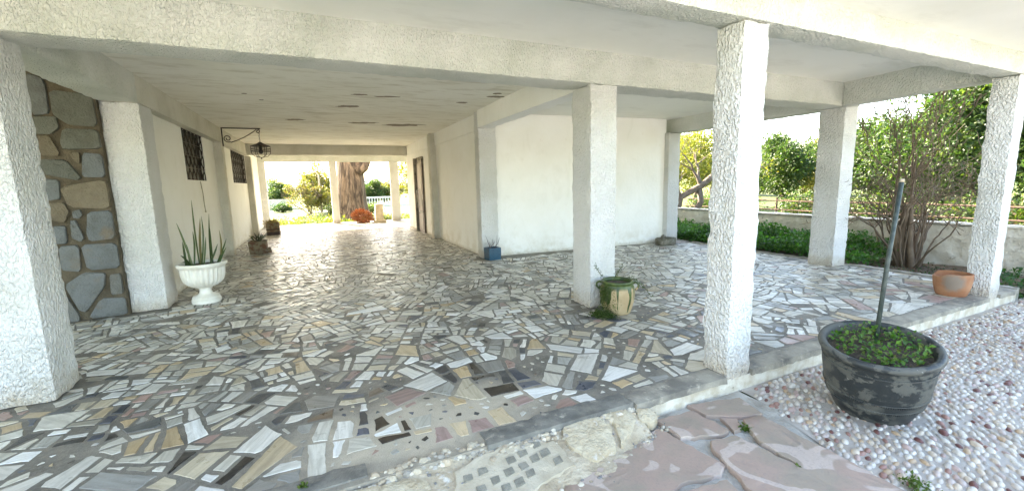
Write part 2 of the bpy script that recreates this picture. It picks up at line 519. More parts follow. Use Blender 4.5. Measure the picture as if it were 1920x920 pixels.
M['rust_tin'] = mottled('rusty_tin', (0.20, 0.165, 0.105), (0.13, 0.065, 0.035), 9, 0.45, 0.55, 0.8, (40, 0.4, 0.004))
M['mossy'] = mottled('mossy_stone', (0.22, 0.20, 0.165), (0.11, 0.105, 0.07), 14, 0.4, 0.62, 0.95, (38, 1.0, 0.02), ((0.36, 0.33, 0.28), 26, 0.58, 0.68))
M['stake'] = mottled('green_stake', (0.022, 0.035, 0.030), (0.05, 0.065, 0.055), 30, 0.45, 0.6, 0.5)
M['rust_bar'] = mottled('rusty_bar', (0.085, 0.05, 0.035), (0.13, 0.08, 0.055), 20, rough=0.85)
M['dry_rust'] = attr_mat('dried_fronds', 0.9, None, 0.3, 20)
M['post_stone'] = mottled('sandstone_post', (0.50, 0.42, 0.31), (0.38, 0.31, 0.22), 7, 0.4, 0.65, 0.95, (30, 0.8, 0.015))
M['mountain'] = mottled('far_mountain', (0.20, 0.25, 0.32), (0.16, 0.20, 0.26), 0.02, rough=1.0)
M['rope'] = mottled('cable_sheath', (0.40, 0.37, 0.30), (0.30, 0.27, 0.21), 30, rough=0.7)
M['bulb'] = mottled('lamp_holder', (0.03, 0.03, 0.03), (0.05, 0.045, 0.04), 30, rough=0.4)

# ------------------------------------------------------------------ ground
g = MB()
g.box(-400, 600, -200, 900, -2.0, -0.16)
tag(g.build('ground', M['grass']), 'grass and weeds around the house, sunlit in the orchard', None, None, 'structure')
b = MB()
rows = []
for i in range(41):
    y = -1.72 + i * 0.33
    rows.append([(x, y, -0.10 + 0.05 * fbm((x, y, 0), 1.4, 2) + 0.015 * fbm((x, y, 0), 7, 4)) for x in np.linspace(4.74, 6.33, 9)])
b.grid(rows)
tag(b.build('garden_bed', M['gravel_earth'], smooth=True), 'dark earth bed between the porch kerb and the garden wall', None, None, 'structure')

fc = MB()
fc.box(-30.0, 12.0, -30.0, -4.58, -0.5, -0.142)  # unseen ground added to throw warm sunlight up onto the ceilings
tag(fc.build('bounce_forecourt', M['bounce_gravel']), 'unseen pale gravel behind the viewer, added to bounce sunlight', None, None, 'structure')
# ------------------------------------------------------------------ the house
LX, EX0, FX = -4.2219, -4.5575, 0.089
house = thing('house', 'white stucco house on columns with an open covered passage', 'house', (0, 0, 0))
RB = rough_box
# columns
def column(x0, x1, y0, y1, z0=0.0, z1=2.3, mat='stucco', step=0.04, amp=0.006):
    return RB('column', M[mat], house, x0, x1, y0, y1, z0, z1, step, amp, None, 0.008)
column(-0.102, 0.1336, -1.7468, -1.54, -0.16)          # outer, near
column(3.945, 4.18, -1.7468, -1.54, -0.16)             # outer, far right
column(-4.56, -4.30, -1.7468, -1.54, -0.16)            # outer, beyond the left edge of the picture
column(0.0, 0.3288, 0.0, 0.346)                        # second row
column(4.3218, 4.6506, 0.0, 0.347, -0.02)
column(EX0, LX, 0.0, 0.338)
column(EX0, LX, 2.3506, 2.7685)                        # at the passage mouth
column(FX, 0.42, 3.47, 3.70, 0, 2.6, 'stucco')         # start of the right passage wall
column(4.168, 4.484, 3.15, 3.46)
column(-4.40, LX + 0.03, 6.60, 6.86, 0, 2.3, 'stucco_soffit')
column(-4.40, LX + 0.03, 10.75, 11.0, 0, 2.3, 'stucco_soffit')
column(0.055, 0.30, 6.79, 7.05, 0, 2.6, 'stucco_soffit')
column(0.20, 0.42, 10.295, 10.55, 0, 2.3, 'stucco_soffit')
column(-2.05, -1.80, 13.67, 13.92, -0.16)
column(0.14, 0.47, 13.67, 13.92, -0.16)
column(-4.40, -4.13, 13.67, 13.92, -0.16)
column(4.0, 4.3, 13.67, 13.92, -0.16)
# beams
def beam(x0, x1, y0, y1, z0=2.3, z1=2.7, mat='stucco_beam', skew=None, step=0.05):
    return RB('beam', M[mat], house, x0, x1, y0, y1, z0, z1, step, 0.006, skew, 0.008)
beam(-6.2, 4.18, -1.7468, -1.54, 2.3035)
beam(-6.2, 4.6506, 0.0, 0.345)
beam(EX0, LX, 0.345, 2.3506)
beam(EX0, LX, 2.3506, 10.75, 2.3, 2.7, 'stucco_soffit')
beam(0.07, 0.32, 0.345, 3.47, 2.3, 2.7, 'plaster')
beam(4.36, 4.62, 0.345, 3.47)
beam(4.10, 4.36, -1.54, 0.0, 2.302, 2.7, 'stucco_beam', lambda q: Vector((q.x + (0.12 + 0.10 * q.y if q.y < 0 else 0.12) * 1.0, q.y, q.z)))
beam(-4.40, 0.45, 10.295, 10.55, 2.3, 2.7, 'stucco_soffit')
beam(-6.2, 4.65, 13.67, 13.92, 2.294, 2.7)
beam(0.172, 0.60, 3.70, 10.295, 2.3, 2.7, 'plaster', None, 0.12)
# ceilings of the bays
def slab(name, mat, x0, x1, y0, y1, z0, z1):
    q = MB(); q.box(x0, x1, y0, y1, z0, z1)
    return q.build(name, mat, house)
slab('ceiling_panel', M['ceiling_front'], -6.2, 4.4, -1.56, 0.02, 2.612, 2.70)
slab('ceiling_panel', M['ceiling'], -4.40, 0.20, 0.33, 10.31, 2.597, 2.70)
slab('ceiling_panel', M['ceiling_front'], 0.3, 4.5, 0.33, 3.8, 2.585, 2.70)
slab('ceiling_panel', M['ceiling_front'], -4.45, 4.6, 10.53, 13.69, 2.60, 2.70)
slab('ceiling_panel', M['ceiling_front'], -6.2, -4.5, 0.33, 2.4, 2.60, 2.70)
slab('eave', M['ceiling_front'], -6.6, 5.4, -2.45, -1.735, 2.505, 2.71)
slab('eave', M['ceiling_front'], 4.60, 5.4, -1.735, 13.9, 2.56, 2.71)
slab('unseen_terrace_slab', M['plaster'], -9.0, 4.65, -1.75, 13.9, 2.70, 2.85)  # unseen slab added to keep the sun out from above
slab('unseen_upper_storey', M['plaster'], -9.0, 4.65, 2.6, 12.5, 2.85, 5.1)  # unseen storey added for shade, set back so sun reaches the front ground
slab('roof', M['terracotta'], -9.4, 5.1, 2.3, 12.9, 5.1, 5.25)  # unseen roof, its height set by where the shade should end
# solid walls
rwall = MB()
rwall.box(0.195, 4.45, 3.66, 10.53, 0.0, 2.60)
w = rwall.build('wall', M['plaster'], house)
fw = MB()                                                # the white wall facing the front, very slightly out of square
fw.v = [(0.40, 3.60, 0), (4.20, 3.27, 0), (4.20, 3.66, 0), (0.40, 3.66, 0), (0.40, 3.60, 2.586), (4.20, 3.27, 2.586), (4.20, 3.66, 2.586), (0.40, 3.66, 2.586)]
for q in ((0, 3, 2, 1), (4, 5, 6, 7), (0, 1, 5, 4), (1, 2, 6, 5), (3, 0, 4, 7)):
    fw.poly(q)
fw.build('wall', M['plaster'], house)

# left wall with two window openings
WX = -4.335
WIN = [(4.42, 5.72), (8.50, 10.70)]
def wall_piece(y0, y1, z0, z1):
    q = MB(); q.box(-4.70, WX, y0, y1, z0, z1)
    return q
q = MB()
ys = [2.76, WIN[0][0], WIN[0][1], WIN[1][0], WIN[1][1], 13.9]
for k in range(5):
    if k % 2 == 0:
        q.box(-4.60, WX, ys[k], ys[k + 1], 0, 2.6)
    else:
        q.box(-4.60, WX, ys[k], ys[k + 1], 0, 1.505)
q.build('wall', M['plaster'], house)
slab('wall', M['plaster'], -9.0, -4.62, 2.36, 13.9, 0, 2.70)

# stone facing left of the passage
stones_xz = [
 [(-5.03, 2.51), (-4.92, 2.46), (-4.92, 2.16), (-5.04, 2.13)], [(-4.88, 2.36), (-4.58, 2.33), (-4.58, 2.04), (-4.78, 2.05), (-4.88, 2.14)],
 [(-5.05, 2.1), (-4.88, 2.11), (-4.87, 2.01), (-4.93, 1.95), (-5.05, 1.95)], [(-4.83, 1.99), (-4.58, 1.99), (-4.575, 1.81), (-4.85, 1.8), (-4.86, 1.86)],
 [(-5.04, 1.91), (-4.95, 1.92), (-4.89, 1.74), (-5.04, 1.74)], [(-4.81, 1.76), (-4.74, 1.76), (-4.75, 1.66), (-4.79, 1.68)],
 [(-4.71, 1.75), (-4.575, 1.74), (-4.575, 1.52), (-4.74, 1.52)], [(-5.04, 1.69), (-4.86, 1.68), (-4.77, 1.52), (-4.8, 1.49), (-5.04, 1.55)],
 [(-4.92, 1.41), (-4.58, 1.47), (-4.575, 1.34), (-4.58, 1.19), (-4.88, 1.22)], [(-5.04, 1.49), (-4.94, 1.48), (-4.95, 1.3), (-5.04, 1.29)],
 [(-5.04, 1.25), (-4.93, 1.25), (-4.9, 1.16), (-4.95, 1.06), (-5.04, 1.09)], [(-4.87, 1.16), (-4.82, 1.18), (-4.8, 1.13), (-4.83, 1.09), (-4.87, 1.1)],
 [(-4.75, 1.14), (-4.575, 1.15), (-4.575, 0.87), (-4.77, 0.86), (-4.78, 0.94)], [(-4.9, 1.06), (-4.86, 1.06), (-4.82, 0.89), (-4.85, 0.85), (-4.91, 0.9)],
 [(-5.04, 1.01), (-4.95, 1.01), (-4.96, 0.84), (-5.04, 0.84)], [(-4.84, 0.8), (-4.575, 0.8), (-4.575, 0.55), (-4.82, 0.55)],
 [(-5.02, 0.8), (-4.88, 0.8), (-4.89, 0.54), (-5.03, 0.57)], [(-5.02, 0.39), (-4.87, 0.5), (-4.71, 0.48), (-4.73, 0.35), (-4.9, 0.11), (-4.95, 0.14)],
 [(-4.66, 0.46), (-4.575, 0.47), (-4.575, 0.26), (-4.67, 0.26)], [(-4.76, 0.21), (-4.575, 0.2), (-4.575, 0.02), (-4.88, 0.02)],
 [(-5.05, 0.3), (-5.03, 0.26), (-4.96, 0.06), (-4.97, 0.01), (-5.05, 0.01)]]
stone_wall = slab('stone_wall', M['stone_mortar'], -7.0, -4.556, 2.285, 2.362, 0.0, 2.598)
stone_wall['label'] = 'slate stone facing with brown mortar'
sr = random.Random(3)
def chaikin(P, k=1):
    for _ in range(k):
        Q = []
        for i in range(len(P)):
            a, b_ = P[i], P[(i + 1) % len(P)]
            Q += [tuple(a[j] * 0.88 + b_[j] * 0.12 for j in range(len(a))), tuple(a[j] * 0.12 + b_[j] * 0.88 for j in range(len(a)))]
        P = Q
    return P
def stone_mesh(P, col, yf=2.285, proud=0.028):
    P = chaikin(P)
    if sum(P[i][0] * P[(i + 1) % len(P)][1] - P[(i + 1) % len(P)][0] * P[i][1] for i in range(len(P))) < 0:
        P = P[::-1]
    cx = sum(p[0] for p in P) / len(P); cz = sum(p[1] for p in P) / len(P)
    q = MB()
    def ring(s, y): return [(cx + (p[0] - cx) * s + sr.uniform(-.004, .004), y + sr.uniform(-.004, .004), cz + (p[1] - cz) * s + sr.uniform(-.004, .004)) for p in P]
    q.grid([ring(1.10, yf + 0.01), ring(1.09, yf - proud * 0.85), ring(1.06, yf - proud), ring(0.5, yf - proud * 1.05)], col, close=True)
    n = len(P)
    q.poly([len(q.v) - n + k for k in range(n)], col)
    return q
slates = [(0.135, 0.143, 0.140), (0.120, 0.131, 0.132), (0.15, 0.15, 0.135), (0.105, 0.108, 0.088), (0.15, 0.122, 0.080)]
pal = [0, 3, 3, 3, 4, 4, 1, 3, 4, 1, 4, 0, 1, 0, 1, 1, 0, 0, 2, 0, 2]
for P, k in zip(stones_xz, pal):
    kf = sr.uniform(0.9, 1.2); cc = tuple(v * kf for v in slates[k])
    stone_mesh(P, cc).build('stone', M['stone'], stone_wall, smooth=True, sharp=40)
for ci in range(5):                                       # more of the same facing hidden behind the column
    z = 0.04
    x1 = -5.10 - ci * 0.36
    while z < 2.4:
        h = sr.uniform(0.18, 0.34)
        P = [(x1 - 0.33, z + sr.uniform(0, .03)), (x1, z + sr.uniform(0, .03)), (x1 + sr.uniform(-.03, 0), z + h), (x1 - 0.33 + sr.uniform(0, .04), z + h)]
        kf = sr.uniform(0.85, 1.15); cc = tuple(v * kf for v in sr.choice(slates))
        stone_mesh(P, cc).build('stone', M['stone'], stone_wall, smooth=True, sharp=40)
        z += h + 0.04

# windows with grilles
def window(y0, y1, z0, z1, n):
    wroot = MB()
    wroot.box(-4.44, -4.42, y0, y1, z0, z1)
    wo = wroot.build('window', M['dark_glass'], house)
    fr = MB()
    for (a, b_, c_, d) in ((y0, y0 + .04, z0, z1), (y1 - .04, y1, z0, z1), (y0 + .04, y1 - .04, z0, z0 + .04), (y0 + .04, y1 - .04, z1 - .04, z1)):
        fr.box(-4.42, -4.39, a, b_, c_, d)
    fr.build('frame', M['iron'], wo)
    gr = MB()
    st = (y1 - y0) / n
    for k in range(n + 1):
        y = y0 + k * st
        pts = [(-4.352, min(max(y + (0.5 * st) * math.sin(j / 14 * math.pi * 6) * (1 if k % 2 else -1), y0), y1), z0 + (z1 - z0) * j / 14) for j in range(15)]
        gr.tube(pts, 0.009, 5)
    for z in np.linspace(z0 + .01, z1 - .01, 5):
        gr.tube([(-4.347, y0, z), (-4.347, y1, z)], 0.006, 4)
    gr.build('grille', M['iron'], wo)
    sl = MB(); sl.box(-4.42, WX + 0.002, y0, y1, z0 - 0.004, z0 + 0.012)
    sl.build('sill', M['plaster'], wo)
window(WIN[0][0], WIN[0][1], 1.506, 2.305, 11)
window(WIN[1][0], WIN[1][1], 1.506, 2.305, 15)
# door in the right passage wall
d = MB(); d.box(0.155, 0.197, 8.22, 8.95, 0.0, 2.07)
door = d.build('door', M['wood_dark'], house)
d = MB()
d.box(0.09, 0.199, 8.95, 9.03, 0.0, 2.12)
d.box(0.185, 0.199, 8.14, 8.22, 0.0, 2.12)
d.box(0.165, 0.199, 8.22, 8.95, 2.07, 2.14)
d.build('door_frame', M['edging'], door)
d = MB(); d.box(0.145, 0.1545, 8.30, 8.87, 0.10, 0.95); d.build('panel', M['wood_dark'], door)
d = MB(); d.box(0.145, 0.1545, 8.30, 8.87, 1.10, 1.95); d.build('panel', M['wood_dark'], door)
d = MB(); d.tube([(0.15, 8.75, 1.25), (0.09, 8.72, 1.2), (0.08, 8.45, 0.72), (0.08, 8.42, 0.60), (0.15, 8.40, 0.60)], 0.012, 6)
d.build('handle', M['white_metal'], door, smooth=True)
# peeled paint on the passage ceiling: thin loose flakes of exposed plaster
patches = [(-2.149, -1.841, 3.67, 0.11), (-2.924, -2.64, 5.32, 0.11), (-1.859, -1.301, 5.44, 0.13), (-1.158, -0.405, 5.56, 0.20), (-1.677, -1.383, 2.75, 0.06),
           (-2.0, -1.797, 2.72, 0.05), (-0.462, -0.305, 2.86, 0.07), (-0.176, 0.05, 2.29, 0.08), (-0.178, -0.07, 2.08, 0.06), (-3.35, -3.28, 3.1, 0.03), (-3.18, -3.13, 3.5, 0.03)]
pr_ = random.Random(5)
for x0, x1, y, hy in patches:
    q = MB(); n = 22
    pts = []
    for k in range(n):
        a = 2 * math.pi * k / n
        rr = 1 + 0.28 * pr_.uniform(-1, 1)
        pts.append(((x0 + x1) / 2 + (x1 - x0) / 2 * rr * math.cos(a), y + hy * 0.7 * rr * math.sin(a) - 0.24 * ((x1 - x0) / 2 * math.cos(a)), 2.5935))
    q.grid([[(p[0], p[1], 2.598) for p in pts], pts], close=True)
    q.poly([n + k for k in range(n)])
    q.build('peeled_patch', M['peeled'], house)

# ------------------------------------------------------------------ the paved floor
fl = MB()
fl.box(-7.0, 4.66, -1.73, 14.15, -0.20, -0.004)
floor = tag(fl.build('floor', M['mortar']), 'crazy paving floor of marble offcuts under the house', None, None, 'structure')
# whitewashed riser and edging strips
RB('riser', M['riser'], floor, -0.93, 4.66, -1.750, -1.728, -0.16, -0.030, 0.04, 0.006, None, 0.004)
def strip(name, mat, x0, x1, y0, y1, z0, z1, wob=0.012):
    return RB(name, mat, floor, x0, x1, y0, y1, z0, z1, 0.05, wob, None, 0.006)
strip('edging', M['edging'], 0.14, 2.0, -1.764, -1.61, -0.05, 0.003, 0.006)
strip('edging', M['edging'], 2.01, 3.94, -1.764, -1.61, -0.05, 0.003, 0.006)
strip('edging', M['edging'], 4.19, 4.66, -1.764, -1.61, -0.05, 0.003, 0.006)
strip('edging', M['edging'], -0.90, -0.11, -1.766, -1.60, -0.05, 0.003, 0.008)
strip('edging', M['slate_edging'], -1.86, -0.905, -1.745, -1.60, -0.07, 0.010, 0.008)
strip('edging', M['slate_edging'], -3.3, -2.44, -1.70, -1.58, -0.07, 0.008, 0.007)
strip('edging', M['kerb'], 4.664, 4.75, -1.75, 3.6, -0.16, 0.015, 0.012)

# --- crazy paving: Voronoi cells cut up at random, each shard with its own joints
tr = random.Random(11)
def clip(poly, nx, ny, d):
    out = []
    n = len(poly)
    for i in range(n):
        a, b_ = poly[i], poly[(i + 1) % n]
        da = a[0] * nx + a[1] * ny - d
        db = b_[0] * nx + b_[1] * ny - d
        if da <= 0: out.append(a)
        if da * db < 0:
            s = da / (da - db)
            out.append((a[0] + (b_[0] - a[0]) * s, a[1] + (b_[1] - a[1]) * s))
    return out
def area(P):
    return 0.5 * sum(P[i][0] * P[(i + 1) % len(P)][1] - P[(i + 1) % len(P)][0] * P[i][1] for i in range(len(P)))
def axis(P):
    cx = sum(p[0] for p in P) / len(P); cy = sum(p[1] for p in P) / len(P)
    xx = sum((p[0] - cx) ** 2 for p in P); yy = sum((p[1] - cy) ** 2 for p in P); xy = sum((p[0] - cx) * (p[1] - cy) for p in P)
    a = 0.5 * math.atan2(2 * xy, xx - yy)
    u = [(p[0] - cx) * math.cos(a) + (p[1] - cy) * math.sin(a) for p in P]
    v = [-(p[0] - cx) * math.sin(a) + (p[1] - cy) * math.cos(a) for p in P]
    return cx, cy, a, max(u) - min(u), max(v) - min(v)
def shatter(P, out):
    A = area(P)
    if A < 1e-4: return
    cx, cy, a, lu, lv = axis(P)
    target = (0.0165 + 0.016 * max(0, min(1, (-0.35 - cy) / 0.6))) * math.exp(tr.gauss(0, 0.50))
    if A < target and (lu / max(lv, 1e-3) < 3.0 or A < 0.006):
        out.append(P); return
    asp = lu / max(lv, 1e-3)
    kmax = max(range(len(P)), key=lambda k_: math.hypot(P[k_][0] - P[k_ - 1][0], P[k_][1] - P[k_ - 1][1]))
    ea = math.atan2(P[kmax][1] - P[kmax - 1][1], P[kmax][0] - P[kmax - 1][0])
    if asp > 1.9 or tr.random() < 0.66:
        ang = ea + tr.gauss(0, 0.14)                      # across the longest side
    else:
        ang = ea + math.pi / 2 + tr.gauss(0, 0.10)        # along it: strips
    nx, ny = math.cos(ang), math.sin(ang)
    ext = lu if abs(math.cos(ang - a)) > 0.7 else lv
    d0 = cx * nx + cy * ny + tr.uniform(-0.18, 0.18) * ext
    for s in (1, -1):
        Q = clip(P, nx * s, ny * s, d0 * s)
        if len(Q) >= 3: shatter(Q, out)
cells = []
G = 0.46
regions = [(-5.6, 4.62, -1.60, 3.55), (-4.33, 0.19, 3.55, 14.1)]
seeds = {}
for i in range(-16, 14):
    for j in range(-8, 34):
        seeds[i, j] = ((i + tr.uniform(0.05, 0.95)) * G, (j + tr.uniform(0.05, 0.95)) * G)
shards = []
for (i, j), s0 in seeds.items():
    for (x0, x1, y0, y1) in regions:
        if not (x0 - G < s0[0] < x1 + G and y0 - G < s0[1] < y1 + G): continue
        P = [(max(x0, s0[0] - 1.2 * G), max(y0, s0[1] - 1.2 * G)), (min(x1, s0[0] + 1.2 * G), max(y0, s0[1] - 1.2 * G)), (min(x1, s0[0] + 1.2 * G), min(y1, s0[1] + 1.2 * G)), (max(x0, s0[0] - 1.2 * G), min(y1, s0[1] + 1.2 * G))]
        for di in range(-2, 3):
            for dj in range(-2, 3):
                s1 = seeds.get((i + di, j + dj))
                if s1 is None or (di == 0 and dj == 0): continue
                nx, ny = s1[0] - s0[0], s1[1] - s0[1]
                P = clip(P, nx, ny, (s1[0] ** 2 + s1[1] ** 2 - s0[0] ** 2 - s0[1] ** 2) / 2)
                if len(P) < 3: break
            if len(P) < 3: break
        if len(P) >= 3: shatter(P, shards)
feet = [(-0.102, 0.1336, -1.7468, -1.54), (3.945, 4.18, -1.75, -1.54), (0, .3288, 0, .346), (4.32, 4.66, 0, .347), (-5.6, LX, 0, .338) , (-5.6, LX, 2.27, 2.77), (FX, 4.66, 3.27, 3.7), (4.16, 4.49, 3.15, 3.5)]
feet[4] = (EX0, LX, 0, .338)
def in_foot(x, y):
    return any(a - .01 < x < b_ + .01 and c_ - .01 < y < d_ + .01 for a, b_, c_, d_ in feet)
WHITE = [(0.72, 0.69, 0.62), (0.64, 0.61, 0.53), (0.78, 0.765, 0.72), (0.58, 0.545, 0.46)]
GREY = [(0.33, 0.325, 0.30), (0.44, 0.425, 0.375), (0.27, 0.255, 0.225), (0.42, 0.385, 0.31), (0.38, 0.375, 0.34)]
SAND = [(0.58, 0.46, 0.30), (0.56, 0.485, 0.355), (0.52, 0.385, 0.225)]
PINK = [(0.40, 0.26, 0.215), (0.36, 0.25, 0.22)]
DARK = [(0.055, 0.06, 0.068), (0.038, 0.032, 0.027), (0.065, 0.075, 0.10), (0.085, 0.09, 0.09)]
def tile_colour(x, y):
    near = max(0.0, min(1.0, (1.6 - y) / 2.2))
    r = tr.random()
    if math.hypot((x + 2.0) * 0.62, (y + 1.15) * 1.1) < 0.5 and tr.random() < 0.30:
        return tr.choice([(0.045, 0.035, 0.027), (0.06, 0.06, 0.062), (0.16, 0.115, 0.08), (0.10, 0.11, 0.14)])
    wd = 0.008 + 0.11 * near
    ws = 0.03 + 0.17 * near
    wp = 0.01 + 0.06 * near
    if x > 0.6: wd *= 0.25; ws *= 0.5
    if r < wd: c = tr.choice(DARK)
    elif r < wd + ws: c = tr.choice(SAND)
    elif r < wd + ws + wp: c = tr.choice(PINK)
    elif r < wd + ws + wp + (0.50 if x < 0.6 else 0.56): c = tr.choice(WHITE)
    else: c = tr.choice(GREY)
    k = tr.uniform(0.82, 1.12)
    return tuple(min(0.82, v * k) for v in c)
def add_tile(q, P, h, col):
    cx, cy, a, lu, lv = axis(P)
    ox, oy = tr.uniform(0, 50), tr.uniform(0, 50)
    ca, sa = math.cos(a), math.sin(a)
    uvf = lambda p: ((p[0] - cx) * ca + (p[1] - cy) * sa + ox, -(p[0] - cx) * sa + (p[1] - cy) * ca + oy)
    n = len(P)
    zs_ = [h + tr.uniform(-.0008, .0008) for _ in P]
    ins = 0.0025
    T = []
    for p in P:
        d_ = math.hypot(p[0] - cx, p[1] - cy) or 1
        T.append((p[0] - (p[0] - cx) / d_ * ins, p[1] - (p[1] - cy) / d_ * ins))
    q.face([(T[k][0], T[k][1], zs_[k]) for k in range(n)], col, [uvf(p) for p in T])
    for k in range(n):
        m_ = (k + 1) % n
        q.face([(P[k][0], P[k][1], -0.008), (P[m_][0], P[m_][1], -0.008), (T[m_][0], T[m_][1], zs_[m_]), (T[k][0], T[k][1], zs_[k])], col, [uvf(P[k]), uvf(P[m_]), uvf(T[m_]), uvf(T[k])])
tiles = []
for P in shards:
    cx, cy, a, lu, lv = axis(P)
    if in_foot(cx, cy): continue
    near = max(0.0, min(1.0, (1.4 - cy) / 2.4)) * (1.0 if cx < 0.9 else 0.45)
    # joints are wide and uneven near the mouth of the passage, tighter inside
    Q = P
    n = len(P)
    for k in range(n):
        p0, p1 = P[k], P[(k + 1) % n]
        ex, ey = p1[0] - p0[0], p1[1] - p0[1]
        L = math.hypot(ex, ey)
        if L < 1e-4: continue
        nx, ny = ey / L, -ex / L
        gap = tr.uniform(0.004, 0.011) + near * tr.uniform(0.0, 0.009)
        sk = tr.gauss(0, 0.045)
        c_, s_ = math.cos(sk), math.sin(sk)
        nx, ny = nx * c_ - ny * s_, nx * s_ + ny * c_
        mx_, my_ = (p0[0] + p1[0]) / 2, (p0[1] + p1[1]) / 2
        Q = clip(Q, nx, ny, mx_ * nx + my_ * ny - gap)
        if len(Q) < 3: break
    if len(Q) < 3 or area(Q) < 0.0012: continue
    # drop slivers of edge
    Q2 = [Q[k] for k in range(len(Q)) if math.hypot(Q[k][0] - Q[k - 1][0], Q[k][1] - Q[k - 1][1]) > 0.006]
    if len(Q2) < 3: continue
    ramp_patch = math.hypot((cx + 2.05) * 0.62, (cy + 1.4) * 1.25) < 0.55
    if tr.random() < (0.03 + 0.05 * near + (0.15 if ramp_patch else 0)): continue
    # sharp points were knocked off before laying
    Q3 = []
    for k in range(len(Q2)):
        p, a_, b_ = Q2[k], Q2[k - 1], Q2[(k + 1) % len(Q2)]
        v1 = (a_[0] - p[0], a_[1] - p[1]); v2 = (b_[0] - p[0], b_[1] - p[1])
        l1, l2 = math.hypot(*v1), math.hypot(*v2)
        cosv = (v1[0] * v2[0] + v1[1] * v2[1]) / (l1 * l2 + 1e-9)
        if cosv > 0.55:
            s = tr.uniform(0.22, 0.36) * (1.2 if cosv > .8 else 1)
            Q3 += [(p[0] + v1[0] * s, p[1] + v1[1] * s), (p[0] + v2[0] * s, p[1] + v2[1] * s)]
        else: Q3.append(p)
    if len(Q2) == 3 and tr.random() < 0.4: continue
    Q2 = Q3
    # chipped corners on some
    if tr.random() < 0.45 and len(Q2) >= 4:
        k = tr.randrange(len(Q2)); p = Q2[k]; a_, b_ = Q2[k - 1], Q2[(k + 1) % len(Q2)]
        s = tr.uniform(0.1, 0.3)
        Q2[k:k + 1] = [(p[0] + (a_[0] - p[0]) * s, p[1] + (a_[1] - p[1]) * s), (p[0] + (b_[0] - p[0]) * s, p[1] + (b_[1] - p[1]) * s)]
    s = project((cx, cy, 0))
    vis = 0
    if s and -20 < s[0] < 1940 and -20 < s[1] < 940:
        pp = [project((p[0], p[1], 0)) for p in Q2]
        if all(pp): vis = abs(area([(p[0], p[1]) for p in pp]))
    tiles.append((vis, Q2, cx, cy))
occ = set()
for vis, P, cx, cy in tiles:
    if cy > 1.3: continue
    xs_ = [p[0] for p in P]; ys_ = [p[1] for p in P]
    for ix in range(int(min(xs_) * 100) - 1, int(max(xs_) * 100) + 2):
        for iy in range(int(min(ys_) * 100) - 1, int(max(ys_) * 100) + 2):
            x, y = ix / 100, iy / 100
            if all((P[(k + 1) % len(P)][0] - P[k][0]) * (y - P[k][1]) - (P[(k + 1) % len(P)][1] - P[k][1]) * (x - P[k][0]) > -0.001 for k in range(len(P))):
                occ.add((ix, iy))
nchip = 0
for _ in range(20000):
    x = tr.uniform(-4.2, 1.6); y = -1.58 + abs(tr.gauss(0, 0.75))
    if y > 1.2: continue
    r_ = tr.choice((0.018, 0.025, 0.032, 0.045))
    cellr = int(r_ * 100) + 1
    cxi, cyi = int(round(x * 100)), int(round(y * 100))
    if any((cxi + a_, cyi + b_) in occ for a_ in range(-cellr, cellr + 1) for b_ in range(-cellr, cellr + 1)): continue
    if in_foot(x, y): continue
    n = tr.randint(3, 5); ph = tr.uniform(0, 6); e_ = tr.uniform(.4, .9)
    c_, s_ = math.cos(ph), math.sin(ph)
    P = []
    for k in range(n):
        a_ = 2 * math.pi * k / n + tr.uniform(-.4, .4)
        u_, v_ = r_ * math.cos(a_), r_ * e_ * math.sin(a_)
        P.append((x + u_ * c_ - v_ * s_, y + u_ * s_ + v_ * c_))
    for a_ in range(-cellr, cellr + 1):
        for b_ in range(-cellr, cellr + 1): occ.add((cxi + a_, cyi + b_))
    s = project((x, y, 0))
    pp = [project((p[0], p[1], 0)) for p in P]
    tiles.append((abs(area([(p[0], p[1]) for p in pp])) if all(pp) and -20 < s[0] < 1940 and s[1] < 940 else 0, P, x, y))
tiles.sort(key=lambda t_: -t_[0])
def ragged(P):
    out = []
    for k in range(len(P)):
        a_, b_ = P[k], P[(k + 1) % len(P)]
        L = math.hypot(b_[0] - a_[0], b_[1] - a_[1])
        n_ = int(L / 0.03)
        out.append(a_)
        for i in range(1, n_):
            s_ = i / n_
            j_ = -abs(tr.gauss(0, 0.0028))
            out.append((a_[0] + (b_[0] - a_[0]) * s_ + (b_[1] - a_[1]) / L * j_, a_[1] + (b_[1] - a_[1]) * s_ - (b_[0] - a_[0]) / L * j_))
    return out
tiles = [(v_, ragged(P_) if k_ < 700 else P_, x_, y_) for k_, (v_, P_, x_, y_) in enumerate(tiles)]
rest = MB()
for k, (vis, P, cx, cy) in enumerate(tiles):
    col = tile_colour(cx, cy)
    h = tr.uniform(-0.0030, 0.0008)
    if k < 300:
        q = MB(); add_tile(q, P, h, col)
        q.build('tile', M['tile'], floor)
    else:
        add_tile(rest, P, h, col)
o = rest.build('tile_field', M['tile'], floor)
o['kind'] = 'stuff'

